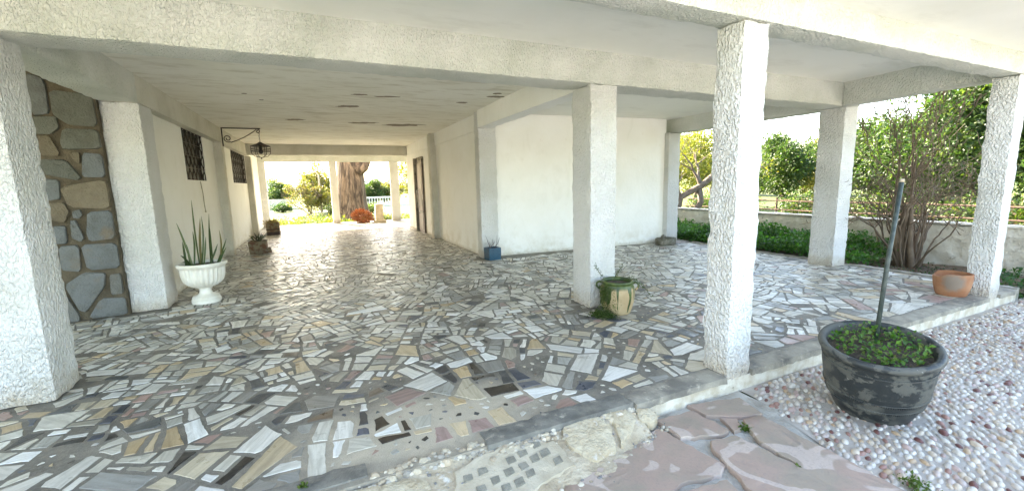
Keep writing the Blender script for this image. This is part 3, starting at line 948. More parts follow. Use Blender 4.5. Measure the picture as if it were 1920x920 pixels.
# ------------------------------------------------------------------ broken step, flagstones and pebbles
GZ = -0.125
rb = random.Random(21)
path = MB()
path.box(-3.6, 0.02, -4.6, -1.735, -0.30, GZ - 0.012)
path_o = tag(path.build('flagstone_path', M['flag_mortar']), 'pink flagstone path with pale mortar joints below the step', None, None, 'structure')
flags = [
 [(-1.53, -2.02), (-0.83, -1.88), (-0.77, -2.27), (-0.85, -2.31), (-1.06, -2.27), (-1.18, -2.31), (-1.61, -2.09)],
 [(-0.66, -2.11), (-0.50, -2.13), (-0.43, -2.59), (-0.48, -2.68), (-0.83, -2.5), (-0.70, -2.15)],
 [(-0.78, -1.81), (-0.5, -1.83), (-0.49, -2.07), (-0.56, -2.08), (-0.78, -2.00)],
 [(-0.47, -1.765), (-0.1, -1.85), (-0.15, -2.04), (-0.29, -2.00), (-0.46, -1.9)],
 [(-0.41, -1.96), (-0.33, -2.01), (-0.40, -2.09), (-0.46, -2.09)],
 [(-0.31, -2.05), (-0.18, -2.07), (-0.19, -2.62), (-0.19, -2.85), (-0.46, -2.68), (-0.42, -2.22)],
 [(-1.10, -2.33), (-0.86, -2.36), (-0.90, -2.52), (-1.25, -2.72), (-1.45, -2.40), (-1.20, -2.36)],
 [(-1.68, -2.13), (-1.50, -2.20), (-1.35, -2.60), (-1.70, -2.70), (-1.95, -2.30)],
 [(-0.88, -2.58), (-0.50, -2.76), (-0.55, -3.2), (-1.1, -3.2), (-1.2, -2.78)],
 [(-1.75, -2.78), (-1.28, -2.80), (-1.18, -3.25), (-1.9, -3.4)],
 [(-2.05, -2.38), (-1.78, -2.74), (-2.0, -3.3), (-2.6, -3.2), (-2.5, -2.5)]]
def slab_stone(P, z0, z1, col=None, jit=0.012, seed=0, dome=0.0):
    r_ = random.Random(seed)
    if area(P) < 0: P = P[::-1]
    Q = []
    for k in range(len(P)):
        a, b_ = P[k], P[(k + 1) % len(P)]
        L = math.hypot(b_[0] - a[0], b_[1] - a[1])
        n = max(1, int(L / 0.035))
        for i in range(n):
            s = i / n
            Q.append((a[0] + (b_[0] - a[0]) * s + (r_.uniform(-jit, jit) if i else 0) * 0.6, a[1] + (b_[1] - a[1]) * s + (r_.uniform(-jit, jit) if i else 0) * 0.6))
    cx = sum(p[0] for p in Q) / len(Q); cy = sum(p[1] for p in Q) / len(Q)
    q = MB()
    def ring(s, z, j=0.0): return [(cx + (p[0] - cx) * s, cy + (p[1] - cy) * s, z + r_.uniform(-j, j)) for p in Q]
    rows = [ring(1, z0), ring(1.0, z1 - 0.006), ring(0.985, z1, .0015), ring(0.82, z1 + dome * 0.5, .0025), ring(0.55, z1 + dome * 0.9, .0025), ring(0.25, z1 + dome, .002)]
    q.grid(rows, col, close=True)
    n = len(Q)
    q.poly([len(q.v) - n + k for k in range(n)], col)
    return q
for k, P in enumerate(flags):
    fcx = sum(p[0] for p in P) / len(P); fcy = sum(p[1] for p in P) / len(P)
    slab_stone([(fcx + (p[0] - fcx) * 1.035, fcy + (p[1] - fcy) * 1.045) for p in P], GZ - 0.05, GZ + rb.uniform(0.008, 0.02), seed=k).build('flagstone', M['flag'], path_o, smooth=True, sharp=45)

# the crumbled ramp between paving and path
ramp = MB()
rows = []
for i in range(13):
    s = i / 12
    row = []
    for j in range(45):
        x = -3.35 + j * 0.0555
        yf = -1.70
        yb = -2.13 + 0.25 * max(0, (x + 1.55)) - 0.10 * max(0, -(x + 1.9))
        y = yf + (min(yb, -1.76) - yf) * s
        z = -0.012 + (GZ - 0.004 + 0.012) * (s ** 0.8) + 0.018 * fbm((x, y, 0), 9, 3) * (0.5 + s) + 0.012 * fbm((x, y, 0), 21, 6)
        row.append((x, y, z))
    rows.append(row)
ramp.grid(rows)
ramp_o = tag(ramp.build('broken_ramp', M['rubble_bed'], smooth=True), 'crumbled cement ramp between paving and flagstones', None, None, 'structure')
def ramp_z(x, y):
    yb = -2.13 + 0.25 * max(0, (x + 1.55)) - 0.10 * max(0, -(x + 1.9))
    s = min(1, max(0, (y + 1.70) / (min(yb, -1.76) + 1.70)))
    return -0.012 + (GZ - 0.004 + 0.012) * (s ** 0.8)
def drape(q, dz=0.0):
    q.v = [(p[0], p[1], p[2] + ramp_z(p[0], p[1]) + dz) for p in q.v]
    return q
drape(slab_stone([(-2.06, -1.80), (-1.76, -1.735), (-1.50, -1.80), (-1.47, -1.97), (-1.90, -2.05), (-2.10, -1.95)], -0.03, 0.012, jit=0.02, seed=51)).build('stamped_tile', M['stamped'], ramp_o, smooth=True, sharp=45)
for i in range(7):
    for j in range(3):
        x = -2.00 + i * 0.078 + j * 0.03
        y = -1.86 - j * 0.058 + 0.012 * i - rb.uniform(0, .01)
        if x > -1.50 or (j == 2 and i > 5) or rb.random() < 0.12: continue
        x += rb.uniform(-.008, .008); y += rb.uniform(-.008, .008)
        q = MB(); n = 4; hs = 0.026
        P = [(x - hs + rb.uniform(-.006, .006), y - hs * .8), (x + hs + rb.uniform(-.006, .006), y - hs * .8 + .008), (x + hs, y + hs * .8 + rb.uniform(-.004, .008)), (x - hs + rb.uniform(-.004, .004), y + hs * .8)]
        q.grid([[(p[0], p[1], 0.0) for p in P], [(p[0] * .9 + x * .1, p[1] * .9 + y * .1, 0.0165) for p in P]], close=True)
        q.poly([4, 5, 6, 7])
        drape(q).build('stamp_square', M['stamp_dark'], ramp_o)
bould = [[(-1.42, -1.74), (-1.20, -1.70), (-1.12, -1.80), (-1.20, -1.96), (-1.36, -1.98), (-1.44, -1.86)],
         [(-1.17, -1.70), (-0.98, -1.74), (-0.93, -1.80), (-1.02, -1.87), (-1.16, -1.95), (-1.10, -1.80)],
         [(-0.90, -1.75), (-0.80, -1.77), (-0.79, -1.83), (-0.86, -1.86), (-0.93, -1.83)],
         [(-2.55, -1.74), (-2.20, -1.78), (-2.16, -1.92), (-2.40, -2.0), (-2.62, -1.88)],
         [(-3.1, -1.76), (-2.70, -1.76), (-2.66, -1.94), (-2.95, -2.0)]]
for k, P in enumerate(bould):
    drape(slab_stone(chaikin(P), -0.04, 0.014, jit=0.014, seed=80 + k, dome=0.012)).build('rubble_stone', M['boulder'], ramp_o, smooth=True, sharp=50)
# loose chips along the foot of the ramp
chips = MB()
def shade(c_, rg):
    k_ = rg.uniform(.75, 1.15)
    return tuple(v * k_ for v in c_)
def chip(q, x, y, z, r, col, rg):
    st = [[], [], []]
    n = 6
    ph = rg.uniform(0, 6)
    e = rg.uniform(0.6, 1.0)
    for k in range(n):
        a = 2 * math.pi * k / n + ph
        w_ = rg.uniform(0.75, 1.15)
        st[0].append((x + r * w_ * math.cos(a), y + r * e * w_ * math.sin(a), z - r * .3))
        st[1].append((x + r * w_ * .95 * math.cos(a), y + r * e * w_ * .95 * math.sin(a), z + r * .35))
        st[2].append((x + r * w_ * .5 * math.cos(a), y + r * e * w_ * .5 * math.sin(a), z + r * rg.uniform(.55, .8)))
    base = len(q.v)
    q.grid(st, col, close=True)
    q.poly([base + 12 + k for k in range(6)], col)
CHC = [(0.58, 0.52, 0.42), (0.52, 0.45, 0.34), (0.44, 0.36, 0.26), (0.36, 0.33, 0.28), (0.22, 0.21, 0.20)]
for k in range(430):
    x = rb.uniform(-2.7, -0.75)
    yb = -2.13 + 0.25 * max(0, (x + 1.55)) - 0.10 * max(0, -(x + 1.9))
    y = min(yb, -1.77) + rb.gauss(0.0, 0.035)
    if y > -1.76: continue
    chip(chips, x, y, max(GZ - .006, ramp_z(x, y) - 0.004), rb.uniform(0.006, 0.020) * rb.uniform(0.7, 1.2), shade(rb.choice(CHC), rb), rb)
for k in range(260):
    x = rb.uniform(-2.9, -0.75); y = -1.72 - abs(rb.gauss(0, 0.10))
    chip(chips, x, y, ramp_z(x, y) + 0.004, rb.uniform(0.004, 0.012), shade(rb.choice(CHC), rb), rb)
for k in range(420):
    x = rb.uniform(-3.2, -0.92); y = -1.715 + rb.gauss(0, 0.018)
    z_ = -0.006 if y > -1.71 else ramp_z(x, y) + 0.002
    if -1.86 < x < -0.9 or -3.3 < x < -2.44: y -= 0.05; z_ = ramp_z(x, y) + 0.004
    chip(chips, x, y, z_, rb.uniform(0.006, 0.026) * rb.uniform(.6, 1.2), shade(rb.choice(CHC[:4]), rb), rb)
tag(chips.build('stone_chips', M['chip']), 'loose pale stone chips along the crumbled ramp', 'gravel', None, 'stuff')

# pebble mosaic
pb = MB()
rows = []
for i in range(24):
    y = -1.738 - i * 0.13
    rows.append([(xx, y, GZ - 0.010 + 0.012 * fbm((xx, y, 0), 1.2, 4) * min(1, i / 3)) for xx in np.linspace(0.055 - 0.30 * (abs(y + 1.8) / 0.94 if y > -2.8 else 1.06), 9.0, 40)])
pb.grid([r_[::-1] for r_ in rows])
peb_o = tag(pb.build('pebble_paving', M['pebble_mortar'], smooth=True), 'pale pebble mosaic paving beside the step', None, None, 'structure')
PCOL = [(0.60, 0.55, 0.475)] * 10 + [(0.53, 0.465, 0.395)] * 7 + [(0.56, 0.46, 0.35)] * 6 + [(0.42, 0.38, 0.335)] * 3 + [(0.50, 0.41, 0.36)] * 4 + [(0.33, 0.18, 0.14)] * 2 + [(0.15, 0.06, 0.05)] * 2 + [(0.46, 0.32, 0.20)] * 2 + [(0.44, 0.32, 0.28)] * 2
def dome_mesh(col, rg, seg=10):
    q = MB()
    rows = []
    for t_ in (0.0, 0.5, 0.85, 1.2):
        rows.append([(math.cos(t_) * math.cos(2 * math.pi * k / seg) * (1 + .06 * math.sin(3 * k + 1)), math.cos(t_) * math.sin(2 * math.pi * k / seg), math.sin(t_)) for k in range(seg)])
    q.grid(rows, col, close=True)
    q.poly([3 * seg + k for k in range(seg)], col)
    return q
pr2 = random.Random(17)
pebs = []
stepx, stepy = 0.060, 0.0315
occupied = []
for j in range(0, 61):
    for i in range(0, 176):
        x = -0.34 + i * stepx + (stepx * .5 if j % 2 else 0) + pr2.uniform(-.014, .014)
        y = -1.775 - j * stepy + 0.02 * math.sin(x * 3.1) + pr2.uniform(-.008, .008) - 0.02
        if pr2.random() < 0.04: continue
        xl = 0.075 - 0.30 * (abs(y + 1.8) / 0.94)
        if x < xl: continue
        if y < -1.77 - 1.9 or x > 7.5: continue
        s = project((x, y, GZ))
        if not s or not (-60 < s[0] < 2150 and s[1] < 1050): continue
        ang = 0.35 + 0.55 * fbm((x, y, 0), 0.9, 2) + pr2.gauss(0, 0.22)
        big = pr2.random()
        a = pr2.uniform(0.023, 0.035) * (1.25 if big < .08 else 1)
        b_ = a * pr2.uniform(0.44, 0.62)
        pebs.append((a * b_ / s[2] ** 2 * (1 if (0 < s[0] < 1920 and 0 < s[1] < 920) else 0), x, y, a, b_, ang, pr2.choice(PCOL), pr2.uniform(.8, 1.12)))
pebs.sort(key=lambda t_: -t_[0])
rest = MB()
mesh_by_col = {}
for k, (s, x, y, a, b_, ang, col, kk) in enumerate(pebs):
    z = GZ - 0.010 + 0.012 * fbm((x, y, 0), 1.2, 4) * min(1, abs(y + 1.738) / .39) - 0.006
    hz = b_ * pr2.uniform(0.75, 1.0)
    if k < 300:
        key = col
        if key not in mesh_by_col:
            me = dome_mesh(col, pr2).mesh('pebble', True); me.materials.append(M['pebble']); mesh_by_col[key] = me
        o = link('pebble', mesh_by_col[key], peb_o)
        o.location = (x, y, z); o.rotation_euler = (pr2.uniform(-.12, .12), pr2.uniform(-.12, .12), ang); o.scale = (a, b_, hz + 0.004)
    else:
        d_ = dome_mesh(tuple(v * kk for v in col), pr2, 8)
        ca, sa = math.cos(ang), math.sin(ang)
        base = len(rest.v)
        rest.v.extend([(x + a * p[0] * ca - b_ * p[1] * sa, y + a * p[0] * sa + b_ * p[1] * ca, z + (hz + .004) * p[2]) for p in d_.v])
        for f_, c_ in zip(d_.f, d_.c):
            rest.f.append(tuple(base + i_ for i_ in f_)); rest.c.append(c_); rest.uv.append(None)
o = rest.build('pebble_field', M['pebble'], peb_o, smooth=True)
o['kind'] = 'stuff'

# ------------------------------------------------------------------ plants: shared builders
def jitter(c, rg, k=0.25):
    f_ = rg.uniform(1 - k, 1 + k)
    return (c[0] * f_ * rg.uniform(.9, 1.1), c[1] * f_, c[2] * f_ * rg.uniform(.85, 1.15))

def leaf(q, p, d, up, L, W, col):
    """one folded leaf: two quads along a midrib"""
    d = d.normalized()
    sd = d.cross(up)
    if sd.length < 1e-4: sd = d.orthogonal()
    sd.normalize()
    nn = sd.cross(d)
    mid = p + d * (L * 0.5) + nn * (L * 0.06)
    tip = p + d * L - nn * (L * 0.05)
    a = mid + sd * W * 0.5 + nn * W * 0.18
    b_ = mid - sd * W * 0.5 + nn * W * 0.18
    n = len(q.v)
    q.v.extend([tuple(p), tuple(a), tuple(tip), tuple(b_), tuple(mid)])
    for f_ in ((0, 1, 4), (1, 2, 4), (4, 2, 3), (0, 4, 3)):
        q.f.append((n + f_[0], n + f_[1], n + f_[2])); q.c.append(col); q.uv.append(None)

def rvec(rg):
    while True:
        v = Vector((rg.uniform(-1, 1), rg.uniform(-1, 1), rg.uniform(-1, 1)))
        if 0.05 < v.length < 1: return v.normalized()

def branches(q, p, d, L, r, depth, rg, tips, spread=0.55, gnarl=0.25, up=0.10, ratio=0.72, kids=(2, 3), segs=4, sides=5, minr=0.003, col=None):
    pts, rad = [Vector(p)], [r]
    d = d.normalized()
    for i in range(segs):
        d = (d + rvec(rg) * gnarl + Vector((0, 0, up))).normalized()
        pts.append(pts[-1] + d * (L / segs))
        rad.append(max(minr, r * (1 - 0.38 * (i + 1) / segs)))
    q.tube(pts, rad, sides if depth > 1 else max(3, sides - 2), col, cap=False)
    if depth <= 0:
        tips.append((pts[-1], d)); return
    for k in range(rg.randint(*kids)):
        t_ = rg.uniform(0.45, 1.0) if k else 1.0
        i = min(segs, max(1, int(round(t_ * segs))))
        nd = (d + rvec(rg) * spread).normalized()
        branches(q, pts[i], nd, L * ratio * rg.uniform(.75, 1.2), rad[i] * rg.uniform(.55, .8), depth - 1, rg, tips, spread, gnarl, up, ratio, kids, segs, sides, minr, col)
    if depth <= 2: tips.append((pts[-1], d))

def crown_leaves(q, centers, n, L, cols, rg, sig):
    tot = sum(c[1] for c in centers)
    for (c, wt, ra) in centers:
        for _ in range(int(n * wt / tot)):
            v = rvec(rg) * (rg.random() ** 0.45) * 1.0
            p = c + Vector((v.x * ra, v.y * ra, v.z * ra * 0.85))
            d = (v + rvec(rg) * 0.8 + Vector((0, 0, -0.15)))
            col = jitter(rg.choice(cols), rg)
            leaf(q, p, d, rvec(rg), L * rg.uniform(.7, 1.3), L * rg.uniform(.38, .6), col)

def tree(name, label, loc, H, R, trunk_h, trunk_r, nleaf, L, cols, seed, group=None, lean=(0, 0), clumps=26, cat='tree', flat=0.8):
    rg = random.Random(seed)
    t_ = thing(name, label, cat, loc, group)
    q = MB(); tips = []
    d0 = Vector((lean[0], lean[1], 1))
    branches(q, (0, 0, -0.05), d0, trunk_h, trunk_r, 3, rg, tips, 0.75, 0.18, 0.10, 0.72, (2, 3), 4, 6, 0.012)
    q.build('trunk', M['bark'], t_, smooth=True)
    c = Vector((lean[0] * trunk_h, lean[1] * trunk_h, trunk_h + (H - trunk_h) * 0.45))
    hz = (H - trunk_h * 0.75) / 2
    centers = []
    for k in range(clumps):
        v = rvec(rg) * (rg.uniform(0.35, 1.0))
        p = c + Vector((v.x * R, v.y * R, v.z * hz))
        centers.append((p, rg.uniform(.5, 1.3), R * rg.uniform(.22, .42)))
    l = MB()
    crown_leaves(l, centers, nleaf, L, cols, rg, 0)
    l.build('crown', M['leaf'], t_)
    return t_

GREEN_D = [(0.035, 0.075, 0.016), (0.05, 0.095, 0.02), (0.028, 0.06, 0.014)]
GREEN_M = [(0.075, 0.12, 0.022), (0.095, 0.13, 0.025), (0.055, 0.095, 0.018)]
GREEN_Y = [(0.15, 0.155, 0.025), (0.18, 0.17, 0.03), (0.11, 0.13, 0.025)]
YELLOW = [(0.21, 0.215, 0.03), (0.16, 0.185, 0.03), (0.11, 0.14, 0.025)]

# ------------------------------------------------------------------ garden to the right
UNDER = []
gw = thing('garden_wall', 'low whitewashed rubble wall along the garden bed', 'wall', (6.31, 0, 0))
RB('wall', M['garden_wall'], gw, 0.0, 0.28, -5.0, 16.0, -0.25, 0.545, 0.09, 0.035, None, 0.02)
RB('coping', M['garden_wall'], gw, -0.02, 0.30, -5.0, 16.0, 0.547, 0.575, 0.10, 0.012, None, 0.006)
rl = thing('railing', 'rusty horizontal bar fence behind the low garden wall', 'fence', (7.8, 0, -0.16))
for k in range(9):
    q = MB(); q.tube([(0, -4 + k * 2.4, 0), (0.01, -4 + k * 2.4, 1.0)], 0.022, 6); q.build('post', M['rust_bar'], rl)
for z in (0.92, 0.70):
    q = MB(); q.tube([(0, -4 + i * 1.2, z + 0.012 * math.sin(i * 2.1)) for i in range(17)], 0.016, 6); q.build('rail', M['rust_bar'], rl)

# bare multi-stemmed shrub
rg = random.Random(77)
sh = thing('bare_shrub', 'leafless brown multi-stemmed shrub beside the porch kerb', 'shrub', (5.78, -0.28, -0.12))
st = MB(); tips = []
for k in range(27):
    a = rg.uniform(0, 2 * math.pi); tl = rg.uniform(0.06, 0.80)
    d = Vector((math.cos(a) * tl, math.sin(a) * tl, 1))
    branches(st, (0.17 * math.cos(a) * rg.random(), 0.17 * math.sin(a) * rg.random(), 0), d, rg.uniform(0.45, 0.95), rg.uniform(0.012, 0.026), 0, rg, tips, 0.5, 0.16, 0.02, 0.75, (2, 3), 5, 6, 0.006)
for k in range(3):
    branches(st, (0.10 * rg.uniform(-1, 1), 0.10 * rg.uniform(-1, 1), 0), Vector((rg.uniform(-.12, .3), rg.uniform(-.3, .12), 1)), 0.9, 0.055, 0, rg, tips, 0.4, 0.08, 0.05, 0.7, (2, 3), 6, 7, 0.02)
st.build('stems', M['twig'], sh, smooth=True)
tw = MB(); t2 = []
for p, d in list(tips):
    for _ in range(rg.choice((1, 1, 2))):
        branches(tw, p, d + rvec(rg) * 0.6, rg.uniform(0.30, 0.60), 0.012, 3, rg, t2, 0.85, 0.30, 0.02, 0.76, (2, 3), 4, 4, 0.004)
for p, d in tips[-3:]:
    branches(tw, p, d, 0.85, 0.022, 4, rg, t2, 0.6, 0.18, 0.08, 0.72, (2, 4), 5, 5, 0.0045)
tw.build('twigs', M['twig'], sh, smooth=True)

# gnarled old fruit tree with yellow growth next to the white column
gt = thing('gnarled_tree', 'gnarled dark tree bending behind the far white column', 'tree', (6.9, 5.35, -0.16))
q = MB(); tips = []
q.tube([(0, 0, 0), (0.05, -0.05, 0.30), (0.30, -0.15, 0.52), (0.50, -0.22, 0.85), (0.45, -0.2, 1.2)], [0.15, 0.13, 0.10, 0.085, 0.07], 8)
q.tube([(0, 0, 0.1), (-0.08, 0.1, 0.6), (0.0, 0.05, 1.0), (0.5, -0.2, 1.3), (0.95, -0.45, 1.75), (1.2, -0.5, 2.1)], [0.12, 0.10, 0.085, 0.09, 0.07, 0.05], 8)
for p, d, n in (((0.45, -0.2, 1.2), (0.1, 0.3, 1), 3), ((1.2, -0.5, 2.1), (0.3, 0, 1), 3), ((0.95, -0.45, 1.75), (0.9, -0.5, 0.4), 3), ((0.0, 0.05, 1.0), (-0.5, 0.4, 1), 3), ((0.5, -0.2, 1.3), (0.2, 0.7, 0.9), 3)):
    branches(q, p, Vector(d), 0.75, 0.05, n, rg, tips, 0.75, 0.3, 0.05, 0.72, (2, 3), 4, 5, 0.004)
q.build('trunk', M['bark'], gt, smooth=True)
l = MB()
for p, d in tips:
    for _ in range(10):
        leaf(l, p + rvec(rg) * rg.uniform(0, .28), d + rvec(rg), rvec(rg), rg.uniform(.05, .09), .03, jitter(rg.choice(YELLOW + GREEN_Y), rg))
l.build('crown', M['leaf'], gt)
tree('yellow_tree', 'tree with bright yellow foliage beyond the garden wall, left of the near column', (15.6, 12.8, -0.16), 4.3, 2.3, 1.3, 0.12, 9000, 0.15, YELLOW, 41, clumps=34)
tree('yellow_tree', 'tall thin yellow-green tree far behind the gnarled trunk', (21.5, 20.0, -0.16), 5.2, 2.0, 1.6, 0.12, 6000, 0.18, YELLOW + GREEN_Y, 42)
tree('citrus_tree', 'round dark green citrus tree framed between the near and middle columns', (15.4, 7.9, -0.16), 3.05, 1.55, 0.95, 0.08, 13000, 0.12, GREEN_D + GREEN_M[:1], 43, 'citrus trees beyond the wall', clumps=38)
tree('citrus_tree', 'yellow-green citrus tree just left of the middle column, behind the bar fence', (17.6, 7.2, -0.16), 3.0, 1.6, 0.9, 0.08, 11000, 0.12, GREEN_Y, 44, 'citrus trees beyond the wall', clumps=34)
tree('citrus_tree', 'mid green citrus tree right behind the bare shrub', (13.2, 3.6, -0.16), 3.1, 1.7, 0.8, 0.09, 19000, 0.115, GREEN_D + GREEN_M[:2], 45, 'citrus trees beyond the wall', clumps=46)
tree('citrus_tree', 'tall dark glossy citrus tree beside the far right column', (10.9, 0.85, -0.16), 4.1, 1.9, 0.9, 0.11, 21000, 0.115, GREEN_D + GREEN_M[:1], 46, 'citrus trees beyond the wall', clumps=44)
tree('citrus_tree', 'dark citrus tree at the right edge beyond the wall', (10.5, -1.5, -0.16), 3.3, 1.6, 0.8, 0.10, 12000, 0.11, GREEN_D, 47, 'citrus trees beyond the wall', clumps=36)
tree('citrus_tree', 'dense green citrus tree filling the gap behind the shrub, second row', (18.5, 4.6, -0.16), 3.4, 2.0, 0.9, 0.1, 16000, 0.14, GREEN_D + GREEN_M, 48, 'citrus trees beyond the wall', clumps=44)
rgo = random.Random(99)
k = 0
ol = ['far orchard tree glowing yellow-green behind the near column', 'far orchard tree seen between the near column and the citrus', 'far orchard tree behind the round citrus tree', 'far orchard tree behind the middle column', 'far orchard tree behind the bare shrub tips', 'far orchard tree left of the far right column', 'far orchard tree behind the far right column']
for (x, y, h_) in ((30, 24, 4.2), (30, 19.5, 4.0), (32, 16, 3.9), (30, 11.5, 3.9), (30, 7.5, 4.0), (27, 3.6, 4.2), (25, 0.2, 4.4)):
    tree('orchard_tree', ol[k], (x, y, -0.16), h_, 2.6, 1.0, 0.12, 6000, 0.24, GREEN_Y if k % 2 == 0 else GREEN_M, 60 + k, 'far orchard trees', clumps=34)
    k += 1

for k, (x, y, r_, h_, lb) in enumerate(((9.2, 1.6, 0.9, 0.75, 'low tangled green shrub just behind the wall, right of the bare shrub'), (9.8, 3.4, 1.0, 0.8, 'low tangled green shrub just behind the wall, left of the bare shrub'), (9.0, -0.2, 0.8, 0.7, 'low dark shrub behind the wall at the far right column'), (12.5, 8.6, 1.0, 0.6, 'low shrub in the orchard grass left of the round citrus tree'))):
    UNDER.append((lb, (x, y, -0.16), r_, h_, k))

# leafy ground cover in the bed (nobody could count it)
gc = MB(); rg = random.Random(31)
for _ in range(7500):
    x = rg.uniform(4.82, 6.2); y = rg.uniform(-0.05, 5.5)
    if y < 0.9 and rg.random() < 0.35: continue
    dens = 0.5 + 0.9 * fbm((x, y, 0), 1.3, 6)
    if rg.random() > dens + 0.35: continue
    hh = (0.17 + 0.33 * max(0, 0.55 + fbm((x, y, 0), 1.8, 9))) * (1 if y > .3 else .8)
    for _ in range(3):
        p = Vector((x + rg.gauss(0, .05), y + rg.gauss(0, .05), -0.10 + hh * rg.uniform(.35, 1.0)))
        leaf(gc, p, rvec(rg) + Vector((-.3, -.3, .3)), Vector((0, 0, 1)) + rvec(rg) * .5, rg.uniform(.05, .09), rg.uniform(.03, .055), jitter(rg.choice([(0.05, 0.15, 0.024), (0.075, 0.19, 0.03), (0.04, 0.11, 0.02)]), rg))
for _ in range(900):
    x = rg.uniform(4.82, 6.0); y = rg.uniform(-3.0, -1.35)
    p = Vector((x, y, -0.12 + rg.uniform(0.02, 0.20)))
    leaf(gc, p, rvec(rg) + Vector((-.3, -.3, .3)), Vector((0, 0, 1)) + rvec(rg) * .5, rg.uniform(.06, .1), rg.uniform(.03, .05), jitter(rg.choice([(0.035, 0.10, 0.018), (0.05, 0.125, 0.022)]), rg))
for _ in range(700):
    x = rg.uniform(5.0, 6.2); y = rg.uniform(-1.35, 0.1)
    p = Vector((x, y, -0.11 + rg.uniform(0.0, 0.05)))
    leaf(gc, p, rvec(rg), Vector((0, 0, 1)), rg.uniform(.03, .06), rg.uniform(.02, .03), jitter(rg.choice([(0.035, 0.08, 0.018), (0.09, 0.06, 0.03)]), rg))
tag(gc.build('ground_cover', M['leaf']), 'low bright green ground cover in the garden bed', 'ground cover', None, 'stuff')

# ------------------------------------------------------------------ beyond the far end of the passage
TX, TY = -1.12, 17.3
bt = thing('old_tree', 'massive old tree with furrowed brown trunk beyond the passage', 'tree', (TX, TY, -0.16))
q = MB(); rows = []
for i in range(30):
    z = 7.5 * (i / 29) ** 1.3
    r = 0.60 + 0.34 * math.exp(-z / 0.45) - 0.02 * z
    row = []
    for k in range(56):
        a = 2 * math.pi * k / 56
        rib = 0.055 * math.sin(7 * a + 0.6 * math.sin(z)) + 0.075 * fbm((3 * math.cos(a), 3 * math.sin(a), z * 0.35), 1.0, 4) + 0.05 * fbm((6 * math.cos(a), 6 * math.sin(a), z * 0.5), 1.3, 7)
        row.append((r * (1 + rib + 0.12 * math.exp(-z / .3) * math.sin(5 * a)) * math.cos(a) + 0.03 * z, r * (1 + rib) * math.sin(a), z))
    rows.append(row)
q.grid(rows, close=True)
q.build('trunk', M['trunk'], bt, smooth=True)
q = MB(); tips = []
q.tube([(0.30, -0.3, 2.2), (0.62, -0.35, 2.4), (0.80, -0.35, 2.75), (0.85, -0.3, 3.3)], [0.30, 0.25, 0.20, 0.12], 9)
q.build('burl', M['trunk'], bt, smooth=True)
q = MB()
for k in range(6):
    a = k * 1.05
    branches(q, (0.2, 0, 7.3), Vector((math.cos(a), math.sin(a), 0.9)), 2.2, 0.28, 2, rg, tips, 0.7, 0.2, 0.1, 0.7, (2, 3), 4, 6, 0.02)
q.build('limbs', M['bark'], bt, smooth=True)
l = MB()
crown_leaves(l, [(p, 1, 0.9) for p, d in tips], 6000, 0.28, GREEN_M, rg, 0)
l.build('crown', M['leaf'], bt)

def bush(name, label, loc, R, H, n, L, cols, seed, group=None, cat='bush', twiggy=0):
    rg = random.Random(seed)
    t_ = thing(name, label, cat, loc, group)
    q = MB(); tips = []
    for k in range(7):
        branches(q, (0, 0, -0.03), Vector((rg.uniform(-.7, .7), rg.uniform(-.7, .7), 1)), H * 0.5, 0.03, 2 + (1 if twiggy else 0), rg, tips, 0.7, 0.2, 0.05, 0.7, (2, 3), 4, 5, 0.006)
    q.build('stems', M['twig'], t_, smooth=True)
    l = MB()
    cs = []
    for k in range(24):
        v = rvec(rg) * rg.uniform(.3, 1)
        cs.append((Vector((v.x * R, v.y * R, H * 0.55 + v.z * H * 0.42)), rg.uniform(.5, 1.3), R * rg.uniform(.2, .4)))
    crown_leaves(l, cs, n, L, cols, rg, 0)
    l.build('foliage', M['leaf'], t_)
    return t_
for lb, lc, r_, h_, k in UNDER:
    bush('low_shrub', lb, lc, r_ * 1.25, h_ * 1.25, 5200, 0.10, GREEN_D + GREEN_M + [(0.10, 0.085, 0.045)], 130 + k)
bush('large_bush', 'sprawling twiggy olive-green bush left of the old trunk', (-2.95, 22.5, -0.16), 1.25, 1.9, 4500, 0.12, GREEN_Y + [(0.16, 0.13, 0.06)], 101, twiggy=1)
bush('large_bush', 'taller yellow-green bush behind the sprawling one', (-2.3, 25.5, -0.16), 1.5, 3.2, 6000, 0.14, GREEN_Y, 102)
bush('round_hedge', 'clipped dark green hedge bush at far left of the passage view', (-5.2, 34.0, -0.16), 1.6, 2.2, 6000, 0.15, GREEN_D + GREEN_M, 103)
bush('round_hedge', 'broad green hedge between the trunk and the far right column', (1.6, 33.0, -0.16), 1.5, 2.1, 7000, 0.15, GREEN_M + GREEN_D, 104)
bush('round_hedge', 'yellow-green hedge against the far right column', (3.3, 34.0, -0.16), 1.4, 2.2, 6000, 0.15, GREEN_Y, 105)
bush('round_hedge', 'hedge hidden mostly by the old trunk', (-0.4, 33.5, -0.16), 1.4, 2.0, 5000, 0.15, GREEN_M, 106)
bush('low_shrub', 'small dark green shrub low at far left', (-4.6, 27.5, -0.16), 0.7, 0.55, 2500, 0.09, GREEN_D, 107)
bush('low_shrub', 'small green shrub at the foot of the thin pole', (-1.75, 21.3, -0.16), 0.5, 0.6, 1800, 0.08, GREEN_M, 108)
bush('low_shrub', 'small green shrub between trunk and short stone post', (0.35, 22.5, -0.16), 0.7, 0.5, 2000, 0.09, GREEN_M, 109)
tree('garden_tree', 'small bent tree seen right of the far right column', (2.25, 20.5, -0.16), 3.4, 1.2, 1.1, 0.13, 2600, 0.12, GREEN_Y, 110, None, (0.35, 0), 22)
wd = MB(); rg = random.Random(13)
